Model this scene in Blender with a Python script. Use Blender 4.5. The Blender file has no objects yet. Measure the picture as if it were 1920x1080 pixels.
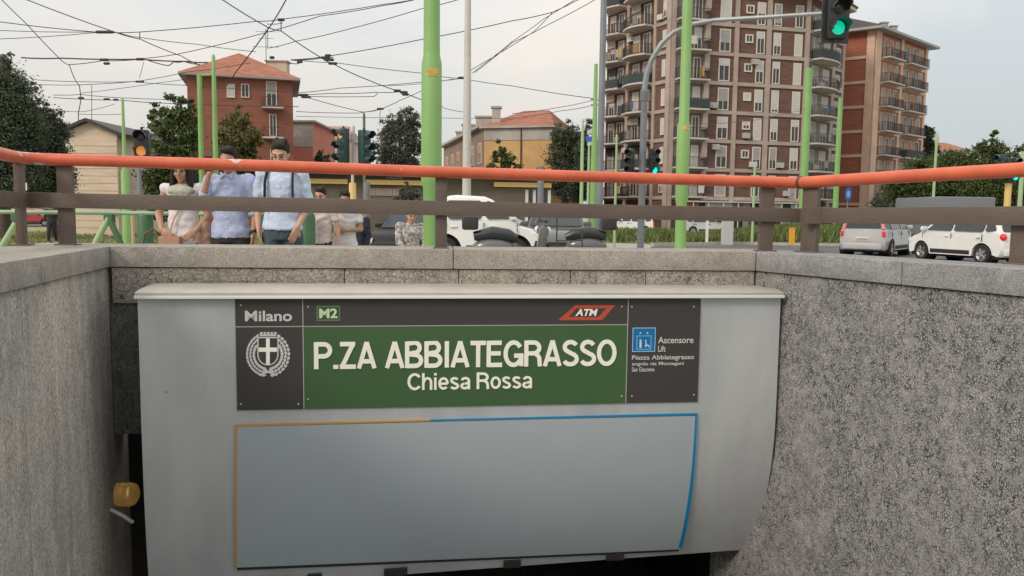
import bpy, bmesh, math, random
import numpy as np
from mathutils import Vector, Matrix, noise

random.seed(7); rng = np.random.default_rng(7)
S = bpy.context.scene
COL = S.collection
PI = math.pi

# ------------------------------------------------------------------ camera
F = 1507.0; CX, CY = 960.0, 540.0
PITCH = math.atan((CY - 403.0) / F); ROLL = 0.012
EYE = Vector((0, 0, 1.15))
cp, sp = math.cos(PITCH), math.sin(PITCH)
FWD = Vector((0, cp, -sp)); UP0 = Vector((0, sp, cp)); RT0 = Vector((1, 0, 0))
RT = RT0 * math.cos(ROLL) + UP0 * math.sin(ROLL)
UP = UP0 * math.cos(ROLL) - RT0 * math.sin(ROLL)
cam = bpy.data.cameras.new('camera'); camo = bpy.data.objects.new('camera', cam); COL.objects.link(camo)
cam.sensor_width = 36; cam.lens = F / 1920 * 36; cam.clip_start = 0.05; cam.clip_end = 3000
Rm = Matrix((RT, UP, -FWD)).transposed().to_4x4(); camo.matrix_world = Matrix.Translation(EYE) @ Rm
S.camera = camo

# ------------------------------------------------------------------ light
SUN_EL, SUN_AZ = math.radians(34), math.radians(-130)      # azimuth from +Y, clockwise: low on the left, behind the camera
w = bpy.data.worlds.new('World'); S.world = w; w.use_nodes = True
nt = w.node_tree; nt.nodes.clear()
def wn(t, **k):
    n = nt.nodes.new(t)
    for a, b in k.items(): setattr(n, a, b)
    return n
wo = wn('ShaderNodeOutputWorld'); bg = wn('ShaderNodeBackground'); bg.inputs['Strength'].default_value = 0.1
sky = wn('ShaderNodeTexSky', sky_type='NISHITA', sun_disc=False)
sky.sun_elevation = SUN_EL; sky.sun_rotation = SUN_AZ
tc = wn('ShaderNodeTexCoord')
mp = wn('ShaderNodeMapping'); mp.inputs['Scale'].default_value = (1.0, 1.0, 2.6); mp.inputs['Location'].default_value = (0.35, 0.2, 0.5)
n1 = wn('ShaderNodeTexNoise'); n1.inputs['Scale'].default_value = 1.7; n1.inputs['Detail'].default_value = 4; n1.inputs['Distortion'].default_value = 0.4
cr = wn('ShaderNodeValToRGB')
cr.color_ramp.elements[0].position = 0.36; cr.color_ramp.elements[0].color = (3.6, 3.78, 3.82, 1)
cr.color_ramp.elements[1].position = 0.64; cr.color_ramp.elements[1].color = (5.2, 4.75, 4.2, 1)
e = cr.color_ramp.elements.new(0.5); e.color = (4.4, 4.38, 4.22, 1)
mx = wn('ShaderNodeMix', data_type='RGBA'); mx.inputs[0].default_value = 0.93
L = nt.links.new
L(tc.outputs['Generated'], mp.inputs['Vector']); L(mp.outputs[0], n1.inputs['Vector']); L(n1.outputs['Fac'], cr.inputs[0])
L(sky.outputs[0], mx.inputs[6]); L(cr.outputs[0], mx.inputs[7]); # overcast sky: smoothly brighter towards the zenith, about twice the horizon
sx = wn('ShaderNodeSeparateXYZ'); L(tc.outputs['Generated'], sx.inputs[0])
mc = wn('ShaderNodeMapRange'); mc.inputs['To Min'].default_value = 1.0; mc.inputs['To Max'].default_value = 2.6; L(sx.outputs['Z'], mc.inputs['Value'])
vm = wn('ShaderNodeVectorMath', operation='SCALE'); L(mx.outputs[2], vm.inputs[0]); L(mc.outputs[0], vm.inputs['Scale'])
L(vm.outputs[0], bg.inputs['Color']); L(bg.outputs[0], wo.inputs[0])
sl = bpy.data.lights.new('sun', 'SUN'); so = bpy.data.objects.new('sun', sl); COL.objects.link(so)
sl.energy = 1.2; sl.angle = math.radians(14); sl.color = (1.0, 0.86, 0.70)
sd = Vector((math.sin(SUN_AZ) * math.cos(SUN_EL), math.cos(SUN_AZ) * math.cos(SUN_EL), math.sin(SUN_EL)))
so.rotation_euler = sd.to_track_quat('Z', 'Y').to_euler(); so.location = (-30, -20, 40)
S.view_settings.view_transform = 'Standard'; S.view_settings.look = 'None'
S.view_settings.exposure = 0.50; S.view_settings.gamma = 1.0; S.view_settings.use_curve_mapping = False

# ------------------------------------------------------------------ geometry helpers
def ray(x, y): return FWD + RT * ((x - CX) / F) - UP * ((y - CY) / F)
def at(x, y, Y):
    d = ray(x, y); return EYE + d * (Y / d.y)
def atz(x, y, z):
    d = ray(x, y); return EYE + d * ((z - EYE.z) / d.z)
def gz(x, y):                                               # ground height: the square is level, the road lies a little lower
    t = min(1, max(0, (y - 21.5) / 3.0)); t = t * t * (3 - 2 * t); return -0.28 * t

class MB:
    def __init__(s): s.v = []; s.f = []; s.m = []; s.mi = 0
    def add(s, vs, fs):
        b = len(s.v); s.v += [tuple(p) for p in vs]; s.f += [tuple(b + i for i in f) for f in fs]; s.m += [s.mi] * len(fs); return s
    def mat(s, i): s.mi = i; return s
    def box(s, x0, x1, y0, y1, z0, z1, M=None):
        vs = [Vector(p) for p in ((x0,y0,z0),(x1,y0,z0),(x1,y1,z0),(x0,y1,z0),(x0,y0,z1),(x1,y0,z1),(x1,y1,z1),(x0,y1,z1))]
        if M is not None: vs = [M @ p for p in vs]
        return s.add(vs, [(0,3,2,1),(4,5,6,7),(0,1,5,4),(1,2,6,5),(2,3,7,6),(3,0,4,7)])
    def tube(s, pts, r, n=10, caps=True, ell=1.0):
        pts = [Vector(p) for p in pts]; k = len(pts)
        rs = list(r) if isinstance(r, (list, tuple)) else [r] * k
        vs = []; up = Vector((0, 0, 1)); prev = None
        for i, p in enumerate(pts):
            t = ((pts[i+1] - p) if i == 0 else (p - pts[i-1]) if i == k-1 else ((pts[i+1]-p).normalized() + (p-pts[i-1]).normalized())).normalized()
            a = (prev - t * prev.dot(t)) if prev is not None else (up.cross(t) if abs(t.z) < .95 else Vector((1,0,0)) - t * t.x)
            a.normalize(); prev = a; b = t.cross(a)
            for j in range(n):
                q = 2 * PI * j / n; vs.append(p + a * (math.cos(q) * rs[i]) + b * (math.sin(q) * rs[i] * ell))
        fs = [(i*n+j, i*n+(j+1) % n, (i+1)*n+(j+1) % n, (i+1)*n+j) for i in range(k-1) for j in range(n)]
        if caps: fs += [tuple(range(n-1, -1, -1)), tuple((k-1)*n + j for j in range(n))]
        return s.add(vs, fs)
    def cap(s, p0, p1, r0, r1, n=10, fl=1.0, axis=None):   # tapered capsule, optionally flattened along an axis
        p0, p1 = Vector(p0), Vector(p1); d = p1 - p0; l = d.length; t = d.normalized() if l > 1e-6 else Vector((0,0,1))
        a = Vector(axis) if axis is not None else (Vector((1,0,0)) if abs(t.x) < .8 else Vector((0,1,0)))
        a = (a - t * a.dot(t)).normalized(); b = t.cross(a)
        prof = []
        for i in range(4): q = PI/2 * i/4; prof.append((-r0*math.cos(q), r0*math.sin(q)))
        prof += [(0, r0), (l, r1)]
        for i in range(1, 5): q = PI/2 * i/4; prof.append((l + r1*math.sin(q), r1*math.cos(q)))
        prof[0] = (-r0, r0*.02); prof[-1] = (l + r1, r1*.02)
        vs = [p0 + t*h + a*(math.cos(2*PI*j/n)*r) + b*(math.sin(2*PI*j/n)*r*fl) for h, r in prof for j in range(n)]
        k = len(prof)
        fs = [(i*n+j, i*n+(j+1) % n, (i+1)*n+(j+1) % n, (i+1)*n+j) for i in range(k-1) for j in range(n)]
        fs += [tuple(range(n-1, -1, -1)), tuple((k-1)*n + j for j in range(n))]
        return s.add(vs, fs)
    def lathe(s, prof, n=24, M=None):
        vs = [Vector((r*math.cos(2*PI*j/n), r*math.sin(2*PI*j/n), z)) for r, z in prof for j in range(n)]
        if M is not None: vs = [M @ p for p in vs]
        k = len(prof)
        fs = [(i*n+j, i*n+(j+1) % n, (i+1)*n+(j+1) % n, (i+1)*n+j) for i in range(k-1) for j in range(n)]
        if prof[0][0] > 1e-4: fs.append(tuple(range(n-1, -1, -1)))
        if prof[-1][0] > 1e-4: fs.append(tuple((k-1)*n + j for j in range(n)))
        return s.add(vs, fs)
    def rings(s, rs, n=16):                                 # stack of ellipses (cx, cy, z, rx, ry)
        vs = [(cx + rx*math.cos(2*PI*j/n), cy + ry*math.sin(2*PI*j/n), z) for cx, cy, z, rx, ry in rs for j in range(n)]
        k = len(rs)
        fs = [(i*n+j, i*n+(j+1) % n, (i+1)*n+(j+1) % n, (i+1)*n+j) for i in range(k-1) for j in range(n)]
        fs += [tuple(range(n-1, -1, -1)), tuple((k-1)*n + j for j in range(n))]
        return s.add(vs, fs)
    def ell(s, c, rx, ry, rz, n=16, m=10, M=None):
        c = Vector(c); vs = []
        for i in range(m+1):
            q = PI * i / m
            for j in range(n):
                p = Vector((rx*math.sin(q)*math.cos(2*PI*j/n), ry*math.sin(q)*math.sin(2*PI*j/n), -rz*math.cos(q)))
                vs.append(c + (M @ p if M is not None else p))
        return s.add(vs, [(i*n+j, i*n+(j+1) % n, (i+1)*n+(j+1) % n, (i+1)*n+j) for i in range(m) for j in range(n)])
    def prism(s, poly, d0, d1, o, ua, ub, un):              # polygon in the (ua, ub) plane pushed from d0 to d1 along un
        o, ua, ub, un = map(Vector, (o, ua, ub, un)); n = len(poly)
        vs = [o + ua*a + ub*b + un*d for d in (d0, d1) for a, b in poly]
        return s.add(vs, [tuple(range(n-1, -1, -1)), tuple(range(n, 2*n))] + [(i, (i+1) % n, n+(i+1) % n, n+i) for i in range(n)])
    def mesh(s, name, mats, smooth=None, bevel=None, weld=True):
        me = bpy.data.meshes.new(name); me.from_pydata(s.v, [], s.f)
        for m in (mats if isinstance(mats, (list, tuple)) else [mats]): me.materials.append(m)
        me.polygons.foreach_set('material_index', s.m)
        bm = bmesh.new(); bm.from_mesh(me)
        if weld: bmesh.ops.remove_doubles(bm, verts=bm.verts, dist=1e-5)
        bmesh.ops.recalc_face_normals(bm, faces=bm.faces)
        if bevel:
            es = [e for e in bm.edges if len(e.link_faces) == 2 and e.calc_face_angle(0) > 0.5]
            bmesh.ops.bevel(bm, geom=es, offset=bevel, segments=2, affect='EDGES', profile=0.6, clamp_overlap=True)
        bm.to_mesh(me); bm.free()
        if smooth is not None:
            me.shade_smooth(); me.set_sharp_from_angle(angle=math.radians(smooth))
        me.update(); return me
    def build(s, name, mats, parent=None, smooth=None, bevel=None, local=False, weld=True):
        return link(name, s.mesh(name, mats, smooth, bevel, weld), parent, local)

def link(name, me, parent=None, local=False, M=None):
    o = bpy.data.objects.new(name, me); COL.objects.link(o)
    if parent is not None:
        o.parent = parent
        if not local: o.matrix_parent_inverse = ROOTINV(parent)
    if M is not None: o.matrix_basis = M
    return o
def worldloc(o):
    m = o.matrix_basis.copy(); p = o
    while p.parent is not None: m = p.parent.matrix_basis @ p.matrix_parent_inverse @ m; p = p.parent
    return m
def ROOTINV(p):
    # full chain so that children keep their mesh in world coordinates
    chain = []; q = p; m = Matrix.Identity(4)
    while q is not None:
        m = q.matrix_parent_inverse @ q.matrix_basis @ m if q.parent is not None else q.matrix_basis @ m
        q = q.parent
    return m.inverted()
def tag(o, label=None, cat=None, group=None, kind=None):
    if label: o['label'] = label
    if cat: o['category'] = cat
    if group: o['group'] = group
    if kind: o['kind'] = kind
    return o
def thing(name, label, cat, loc=(0, 0, 0), rz=0.0, group=None):
    o = bpy.data.objects.new(name, None); COL.objects.link(o); o.location = loc; o.rotation_euler = (0, 0, rz)
    o.matrix_basis = Matrix.Translation(Vector(loc)) @ Matrix.Rotation(rz, 4, 'Z'); o.empty_display_size = .2
    return tag(o, label, cat, group)
def copy_tree(o, parent=None):
    c = o.copy(); COL.objects.link(c); c.parent = parent
    if parent is not None: c.matrix_parent_inverse = o.matrix_parent_inverse.copy()
    for ch in [x for x in bpy.data.objects if x.parent == o]: copy_tree(ch, c)
    return c
def remeshed(mb, name, mat, parent, voxel=.01, smooth_it=3, disp=0, dscale=8, seed=0):
    me = mb.mesh(name + '_src', mat, weld=False); o = bpy.data.objects.new('tmp', me); COL.objects.link(o)
    m = o.modifiers.new('r', 'REMESH'); m.mode = 'VOXEL'; m.voxel_size = voxel; m.use_smooth_shade = True
    if smooth_it:
        q = o.modifiers.new('s', 'SMOOTH'); q.factor = .5; q.iterations = smooth_it
    dg = bpy.context.evaluated_depsgraph_get(); dg.update()
    out = bpy.data.meshes.new_from_object(o.evaluated_get(dg)); out.name = name
    bpy.data.objects.remove(o); bpy.data.meshes.remove(me)
    if not out.materials: out.materials.append(mat)
    else: out.materials[0] = mat
    if disp:
        off = Vector((seed * 3.1, seed, 0))
        for v in out.vertices:
            p = v.co
            d = noise.noise(Vector((p.x * dscale, p.y * dscale, p.z * dscale * 1.8)) + off) + .5 * noise.noise(Vector((p.x, p.y, p.z)) * dscale * 2.7 + off)
            v.co = p + v.normal * d * disp
    out.shade_smooth()
    return link(name, out, parent, local=True)

# ------------------------------------------------------------------ materials
MATS = {}
def rgb(h):                                                 # sRGB 0-255 to linear
    return tuple(((c/255)/12.92 if c/255 <= .04045 else ((c/255+.055)/1.055)**2.4) for c in h)
def mat(name, col, rough=.6, metal=0.0, var=0.0, scale=6.0, bump=0.0, bscale=None, spec=.5, detail=5, stretch=(1,1,1), col2=None,
        emit=None, estr=0.0, island=0.0, coat=0.0, trans=0.0):
    if name in MATS: return MATS[name]
    m = bpy.data.materials.new(name); m.use_nodes = True; t = m.node_tree; b = t.nodes['Principled BSDF']
    b.inputs['Base Color'].default_value = (*col, 1); b.inputs['Roughness'].default_value = rough; b.inputs['Metallic'].default_value = metal
    b.inputs['Specular IOR Level'].default_value = spec; b.inputs['Coat Weight'].default_value = coat
    if trans: b.inputs['Transmission Weight'].default_value = trans
    if emit: b.inputs['Emission Color'].default_value = (*emit, 1); b.inputs['Emission Strength'].default_value = estr
    src = None
    if var or bump:
        g = t.nodes.new('ShaderNodeTexCoord'); mpn = t.nodes.new('ShaderNodeMapping'); mpn.inputs['Scale'].default_value = stretch
        t.links.new(g.outputs['Object'], mpn.inputs[0])
    if var:
        n = t.nodes.new('ShaderNodeTexNoise'); n.inputs['Scale'].default_value = scale; n.inputs['Detail'].default_value = detail; n.inputs['Roughness'].default_value = .62
        t.links.new(mpn.outputs[0], n.inputs['Vector'])
        r = t.nodes.new('ShaderNodeValToRGB'); c2 = col2 if col2 else tuple(max(0, c*(1-var)) for c in col)
        r.color_ramp.elements[0].position = .34; r.color_ramp.elements[0].color = (*c2, 1)
        r.color_ramp.elements[1].position = .66; r.color_ramp.elements[1].color = (*tuple(min(1, c*(1+var*.55)) for c in col), 1)
        t.links.new(n.outputs['Fac'], r.inputs[0]); src = r.outputs[0]
    if island:
        gm = t.nodes.new('ShaderNodeNewGeometry'); hs = t.nodes.new('ShaderNodeHueSaturation'); mr = t.nodes.new('ShaderNodeMapRange')
        mr.inputs['To Min'].default_value = 1 - island; mr.inputs['To Max'].default_value = 1 + island
        t.links.new(gm.outputs['Random Per Island'], mr.inputs[0]); t.links.new(mr.outputs[0], hs.inputs['Value'])
        mr2 = t.nodes.new('ShaderNodeMapRange'); mr2.inputs['To Min'].default_value = .48; mr2.inputs['To Max'].default_value = .53
        ml = t.nodes.new('ShaderNodeMath'); ml.operation = 'FRACT'; mm = t.nodes.new('ShaderNodeMath'); mm.operation = 'MULTIPLY'; mm.inputs[1].default_value = 7.3
        t.links.new(gm.outputs['Random Per Island'], mm.inputs[0]); t.links.new(mm.outputs[0], ml.inputs[0]); t.links.new(ml.outputs[0], mr2.inputs[0]); t.links.new(mr2.outputs[0], hs.inputs['Hue'])
        if src is not None: t.links.new(src, hs.inputs['Color'])
        else: hs.inputs['Color'].default_value = (*col, 1)
        src = hs.outputs[0]
    if src is not None: t.links.new(src, b.inputs['Base Color'])
    if bump:
        n2 = t.nodes.new('ShaderNodeTexNoise'); n2.inputs['Scale'].default_value = bscale or scale*4; n2.inputs['Detail'].default_value = 5
        t.links.new(mpn.outputs[0], n2.inputs['Vector']); bp = t.nodes.new('ShaderNodeBump'); bp.inputs['Strength'].default_value = bump; bp.inputs['Distance'].default_value = .02
        t.links.new(n2.outputs['Fac'], bp.inputs['Height']); t.links.new(bp.outputs[0], b.inputs['Normal'])
    MATS[name] = m; return m

def concrete(name, dark, light, warm, crack=1.0, cs=52.0, vert=1.0, streak=.35, bumpd=.006, fine=1.0, warmf=.4):
    """weathered concrete: blotches, vertical rain streaks, a crackle of fine dark seams, pale flecks, relief"""
    m = bpy.data.materials.new(name); m.use_nodes = True; t = m.node_tree; b = t.nodes['Principled BSDF']; N = t.nodes.new; K = t.links.new
    b.inputs['Roughness'].default_value = .9; b.inputs['Specular IOR Level'].default_value = .25
    tcn = N('ShaderNodeTexCoord')
    def mapped(sc):
        q = N('ShaderNodeMapping'); q.inputs['Scale'].default_value = sc; K(tcn.outputs['Object'], q.inputs[0]); return q.outputs[0]
    def nz(vec, sc, det=5, ro=.6, dist=0):
        q = N('ShaderNodeTexNoise'); q.inputs['Scale'].default_value = sc; q.inputs['Detail'].default_value = det; q.inputs['Roughness'].default_value = ro; q.inputs['Distortion'].default_value = dist
        K(vec, q.inputs['Vector']); return q.outputs['Fac']
    def ramp(v, a, c, ca=(0,0,0,1), cb=(1,1,1,1)):
        q = N('ShaderNodeValToRGB'); q.color_ramp.elements[0].position = a; q.color_ramp.elements[1].position = c
        q.color_ramp.elements[0].color = ca; q.color_ramp.elements[1].color = cb; K(v, q.inputs[0]); return q.outputs[0]
    def mixc(f, a, c, mode='MIX'):
        q = N('ShaderNodeMix'); q.data_type = 'RGBA'; q.blend_type = mode
        for s_, v_ in ((q.inputs[0], f), (q.inputs[6], a), (q.inputs[7], c)):
            if isinstance(v_, (float, int)): s_.default_value = v_
            elif isinstance(v_, tuple): s_.default_value = v_
            else: K(v_, s_)
        return q.outputs[2]
    def mth(op, a, c):
        q = N('ShaderNodeMath'); q.operation = op
        for s_, v_ in ((q.inputs[0], a), (q.inputs[1], c)):
            if isinstance(v_, (float, int)): s_.default_value = v_
            else: K(v_, s_)
        return q.outputs[0]
    V1 = mapped((1, 1, 1)); VS = mapped((1, 1, vert)); VT = mapped((3.2, 3.2, .22))
    big = ramp(nz(V1, 1.3, 4), .35, .68)
    mid = ramp(nz(VS, 9, 8, .72), .34, .66)
    c = mixc(mid, (*dark, 1), (*light, 1))
    c = mixc(mth('MULTIPLY', big, warmf), c, (*warm, 1))
    st = ramp(nz(VT, 3.5, 6, .7), .42, .62)
    c = mixc(mth('MULTIPLY', st, streak), c, (dark[0]*.75, dark[1]*.78, dark[2]*.76, 1))
    sp1 = ramp(nz(VS, 150 * fine, 3, .7), .36, .64, (.60, .60, .60, 1), (1.38, 1.38, 1.38, 1))
    c = mixc(1.0, c, sp1, 'MULTIPLY')
    # crackle
    wv = N('ShaderNodeTexNoise'); wv.inputs['Scale'].default_value = 22; wv.inputs['Detail'].default_value = 4; K(VS, wv.inputs['Vector'])
    ad = N('ShaderNodeVectorMath'); ad.operation = 'MULTIPLY_ADD'; K(wv.outputs['Color'], ad.inputs[0]); ad.inputs[1].default_value = (.06, .06, .06); K(VS, ad.inputs[2])
    vo = N('ShaderNodeTexVoronoi'); vo.feature = 'DISTANCE_TO_EDGE'; vo.inputs['Scale'].default_value = cs; K(ad.outputs[0], vo.inputs['Vector'])
    ck = ramp(vo.outputs['Distance'], .0, .13, (1, 1, 1, 1), (0, 0, 0, 1))
    msk = ramp(nz(V1, 2.6, 5), .32, .6)
    msk2 = ramp(nz(VS, 30, 3), .4, .62)
    ckm = mth('MULTIPLY', mth('MULTIPLY', ck, mth('MULTIPLY', mth('ADD', msk, .55), mth('ADD', msk2, .25))), crack)
    c = mixc(ckm, c, (dark[0]*.28, dark[1]*.27, dark[2]*.27, 1))
    fl = ramp(nz(V1, 95, 2, .5), .68, .74)
    c = mixc(mth('MULTIPLY', fl, .55), c, (.62, .60, .58, 1))
    K(c, b.inputs['Base Color'])
    h = mth('ADD', mth('MULTIPLY', nz(VS, 70 * fine, 6, .75), 1.0), mth('MULTIPLY', ckm, -.5))
    h = mth('ADD', h, mth('MULTIPLY', nz(VS, 11, 4), .8))
    bp = N('ShaderNodeBump'); bp.inputs['Strength'].default_value = .9; bp.inputs['Distance'].default_value = bumpd; K(h, bp.inputs['Height']); K(bp.outputs[0], b.inputs['Normal'])
    MATS[name] = m; return m

M_CR = concrete('concrete_right_wall', (.255,.252,.247), (.42,.415,.408), (.37,.362,.352), .85, 78, .8, .10, .012, 1.15)
M_CL = concrete('concrete_left_wall', (.27,.26,.24), (.50,.48,.45), (.60,.52,.43), .22, 40, .5, .35, .004, .9, .7)
M_CB = concrete('concrete_back_wall', (.24,.215,.185), (.46,.42,.37), (.42,.38,.31), .5, 34, 1.0, .25, .006, .8)
M_COP = concrete('coping_stone_warm', (.27,.25,.22), (.42,.39,.35), (.40,.365,.31), .08, 45, 1.0, .05, .004, 1.2)
M_COPG = concrete('coping_stone_grey', (.20,.20,.20), (.37,.37,.37), (.31,.31,.31), .15, 45, 1.0, .05, .004, 1.2)
M_COPT = mat('coping_top', (.52,.47,.41), .85, var=.15, scale=14, bump=.3, bscale=90)
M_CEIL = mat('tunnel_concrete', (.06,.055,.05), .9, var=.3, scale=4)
M_STEP = mat('stair_stone', (.28,.27,.25), .8, var=.3, scale=9, bump=.2)
# ================================================================== ground, road, verges
WL0, WL1 = Vector((-2.23, 4.447)), Vector((-1.90, 2.975))       # inner face of the left wall
WR0, WR1 = Vector((1.446, 4.767)), Vector((2.13, 3.34))         # inner face of the right wall
def ext(a, b, Y): return a + (b - a) * ((Y - a.y) / (b.y - a.y))
YF = -0.85
LN, RN = ext(WL0, WL1, YF), ext(WR0, WR1, YF)
uL = (WL1 - WL0).normalized(); nL = Vector((uL.y, -uL.x));  nL = nL if nL.x < 0 else -nL     # outward normals
uR = (WR1 - WR0).normalized(); nR = Vector((uR.y, -uR.x));  nR = nR if nR.x > 0 else -nR
uB = (WR0 - WL0).normalized(); nB = Vector((-uB.y, uB.x))
TL, TR_, TB = .50, .34, .42                                      # widths of the three parapets
def cross(p, u, q, v):
    d = u.x * v.y - u.y * v.x; k = q - p; s = (k.x * v.y - k.y * v.x) / d; return p + u * s
OBL = cross(WL0 + nL*TL, uL, WL0 + nB*TB, uB); OBR = cross(WR0 + nR*TR_, uR, WR0 + nB*TB, uB)
OFL, OFR = LN + nL*TL, RN + nR*TR_
ZC = .95

def ground():
    loop = [OFL, OBL, OBR, OFR]; pts = []
    for i in range(4):
        a, b = loop[i], loop[(i+1) % 4]
        for k in range(20): pts.append(a + (b - a) * (k / 20))
    cen = Vector((.2, 2.0)); rads = [0, .8, 1.8, 3, 5, 8, 12, 15, 18, 19.5, 20.5, 21.5, 22.5, 24, 27, 32, 40, 55, 80, 130, 250, 600, 1500]
    mb = MB(); vs = []
    for r in rads:
        for p in pts:
            d = p - cen; l = d.length; q = cen + d * ((l + r) / l) if r < 3 else cen + d.normalized() * (r + 3.4)
            vs.append((q.x, q.y, gz(q.x, q.y) - (.02 if r > 20 else 0)))
    n = len(pts); k = len(rads)
    mb.add(vs, [(i*n+j, i*n+(j+1) % n, (i+1)*n+(j+1) % n, (i+1)*n+j) for i in range(k-1) for j in range(n)])
    o = mb.build('ground', mat('ground_paving', (.33,.30,.26), .9, var=.25, scale=1.2, bump=.15, bscale=30), smooth=60); tag(o, kind='structure')
ground()
def sheet(name, poly, z, m, kind='structure'):
    mb = MB(); mb.add([(x, y, z) for x, y in poly], [tuple(range(len(poly)))]); return tag(mb.build(name, m), kind=kind)
M_ASPH = mat('asphalt', (.10,.095,.093), .85, var=.25, scale=.8, bump=.2, bscale=60)
M_GRASSG = mat('verge_soil', (.17,.19,.075), .95, var=.35, scale=.5, col2=(.27,.24,.12))
sheet('road', [(3.5,25.2),(70,23.5),(110,30),(110,43),(60,41),(22,42.5),(12,43.5),(7,40)], -.294, M_ASPH)
def kerb(name, pts, z, wd=.18, h=.13):
    mb = MB()
    for (x0, y0), (x1, y1) in zip(pts[:-1], pts[1:]):
        u = Vector((x1-x0, y1-y0)); l = u.length; k = max(1, int(l / 1.0)); u.normalize(); a = math.atan2(u.y, u.x)
        for i in range(k):
            M = Matrix.Translation((x0 + u.x*l*(i+.5)/k, y0 + u.y*l*(i+.5)/k, z)) @ Matrix.Rotation(a, 4, 'Z')
            mb.box(-l/k/2 + .01, l/k/2 - .01, -wd/2, wd/2, -.1, h, M)
    return tag(mb.build(name, mat('kerb_stone', (.42,.39,.35), .85, var=.2, scale=3)), kind='structure')
kerb('kerb', [(7,40.2),(12,43.7),(22,42.7),(60,41.2),(110,43.2)], -.29)
kerb('kerb_near', [(3.5,25.0),(70,23.3)], -.29)
sheet('grass_verge', [(-90,28),(-14,28),(-4,29),(1,33),(3,42),(3,64),(-90,64)], -.276, M_GRASSG)
sheet('grass_verge_far', [(7.2,40.4),(12,43.9),(22,42.9),(60,41.4),(110,43.4),(110,75),(7.2,68)], -.27, M_GRASSG)
sheet('far_road', [(-160,66),(3,66),(7,70),(110,77),(160,80),(160,100),(-160,92)], -.27, M_ASPH)

# grass blades
def blades(name, regions, n, h0, h1, m, wd=.03):
    vs = []; 
    for (fn, share) in regions:
        for _ in range(int(n * share)):
            x, y, z = fn(); a = random.uniform(0, PI); h = random.uniform(h0, h1); c, s_ = math.cos(a)*wd, math.sin(a)*wd
            lx, ly = random.uniform(-.5, .5)*h, random.uniform(-.5, .5)*h
            vs += [(x-c, y-s_, z-.02), (x+c, y+s_, z-.02), (x+lx, y+ly, z+h)]
    me = bpy.data.meshes.new(name); k = len(vs)//3
    me.from_pydata(vs, [], [(3*i, 3*i+1, 3*i+2) for i in range(k)]); me.materials.append(m); me.update()
    return tag(link(name, me), kind='stuff')
M_GR = mat('grass_blades', (.13,.17,.05), .7, island=.45, var=.5, scale=.35, col2=(.24,.22,.09))
M_GR2 = mat('tall_grass_blades', (.085,.13,.035), .7, island=.5, var=.5, scale=.5, col2=(.16,.17,.06))
def rl(): x = random.uniform(-30, 0); y = random.triangular(28.5, 60, 30); return (x, y, -.276)
def rr(): x = random.uniform(8, 34); y = random.uniform(44, 62); return (x, y, -.27)
blades('grass', [(rl, .62), (rr, .38)], 52000, .05, .16, M_GR, .035)
# tall unmown bank behind the parked cars
def bank(name, cx, cy, rx, ry, h, n, label):
    mb = MB(); vs = []; nu, nv = 40, 14
    for i in range(nv+1):
        for j in range(nu):
            q = 2*PI*j/nu; r = i/nv; x = cx + rx*r*math.cos(q); y = cy + ry*r*math.sin(q)
            z = -.27 + h*(1-r**2.4)*(.8+.25*noise.noise((x*.5, y*.5, 3)))
            vs.append((x, y, max(z, -.272)))
    mb.add(vs, [(i*nu+j, i*nu+(j+1) % nu, (i+1)*nu+(j+1) % nu, (i+1)*nu+j) for i in range(nv) for j in range(nu)])
    o = mb.build(name, M_GRASSG, smooth=80); tag(o, kind='structure')
    def f():
        q = random.uniform(0, 2*PI); r = math.sqrt(random.random()); x = cx + rx*r*math.cos(q); y = cy + ry*r*math.sin(q)
        return (x, y, -.27 + h*(1-r**2.4)*(.8+.25*noise.noise((x*.5, y*.5, 3))))
    blades('tall_grass', [(f, 1)], n, .15, .5, M_GR2, .045)
bank('grass_bank', 19.5, 47.5, 9.5, 3.2, .95, 26000, '')
bank('grass_bank', 14.0, 47.5, 5.0, 2.0, .35, 7000, '')
bank('grass_bank', 7.6, 45.5, 3.3, 2.0, .55, 5000, '')

# ================================================================== stairwell
M_CBD = concrete('dark_grey_concrete', (.085,.082,.078), (.20,.195,.185), (.16,.15,.14), .4, 34, 1.0, .3, .006, .8)  # darker grey concrete for the slab behind the sign
def wall_prism(name, a, b, n, t0, t1, z0, z1, m, parent, gap=.004, bevel=.006, e0=0, e1=0):
    """a slab between plan points a-b, thickness t0..t1 along n"""
    u = (b - a).normalized(); mb = MB()
    if e0: a = a - u*e0
    if e1: b = b + u*e1
    l = (b - a).length; ua = Vector((u.x, u.y, 0)); un = Vector((n.x, n.y, 0))
    mb.prism([(gap, t0), (l-gap, t0), (l-gap, t1), (gap, t1)], z0, z1, (a.x, a.y, 0), ua, un, (0, 0, 1))
    return mb.build(name, m, parent, bevel=bevel, smooth=35)
def plan_prism(name, poly, z0, z1, m, parent, bevel=.006):
    mb = MB(); mb.prism([(p.x, p.y) for p in poly], z0, z1, (0,0,0), (1,0,0), (0,1,0), (0,0,1)); return mb.build(name, m, parent, bevel=bevel, smooth=35)
def px_on(a, b, x, y, z):                                   # point of plan line a-b seen in image column x
    p = atz(x, y, z); d = Vector((p.x, p.y)); u = b - a
    return cross(Vector((0, 0)), d, a, u)
CT = .118                                                   # coping thickness
def mitre(a, b, s): return a + (b - a) * s
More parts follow.
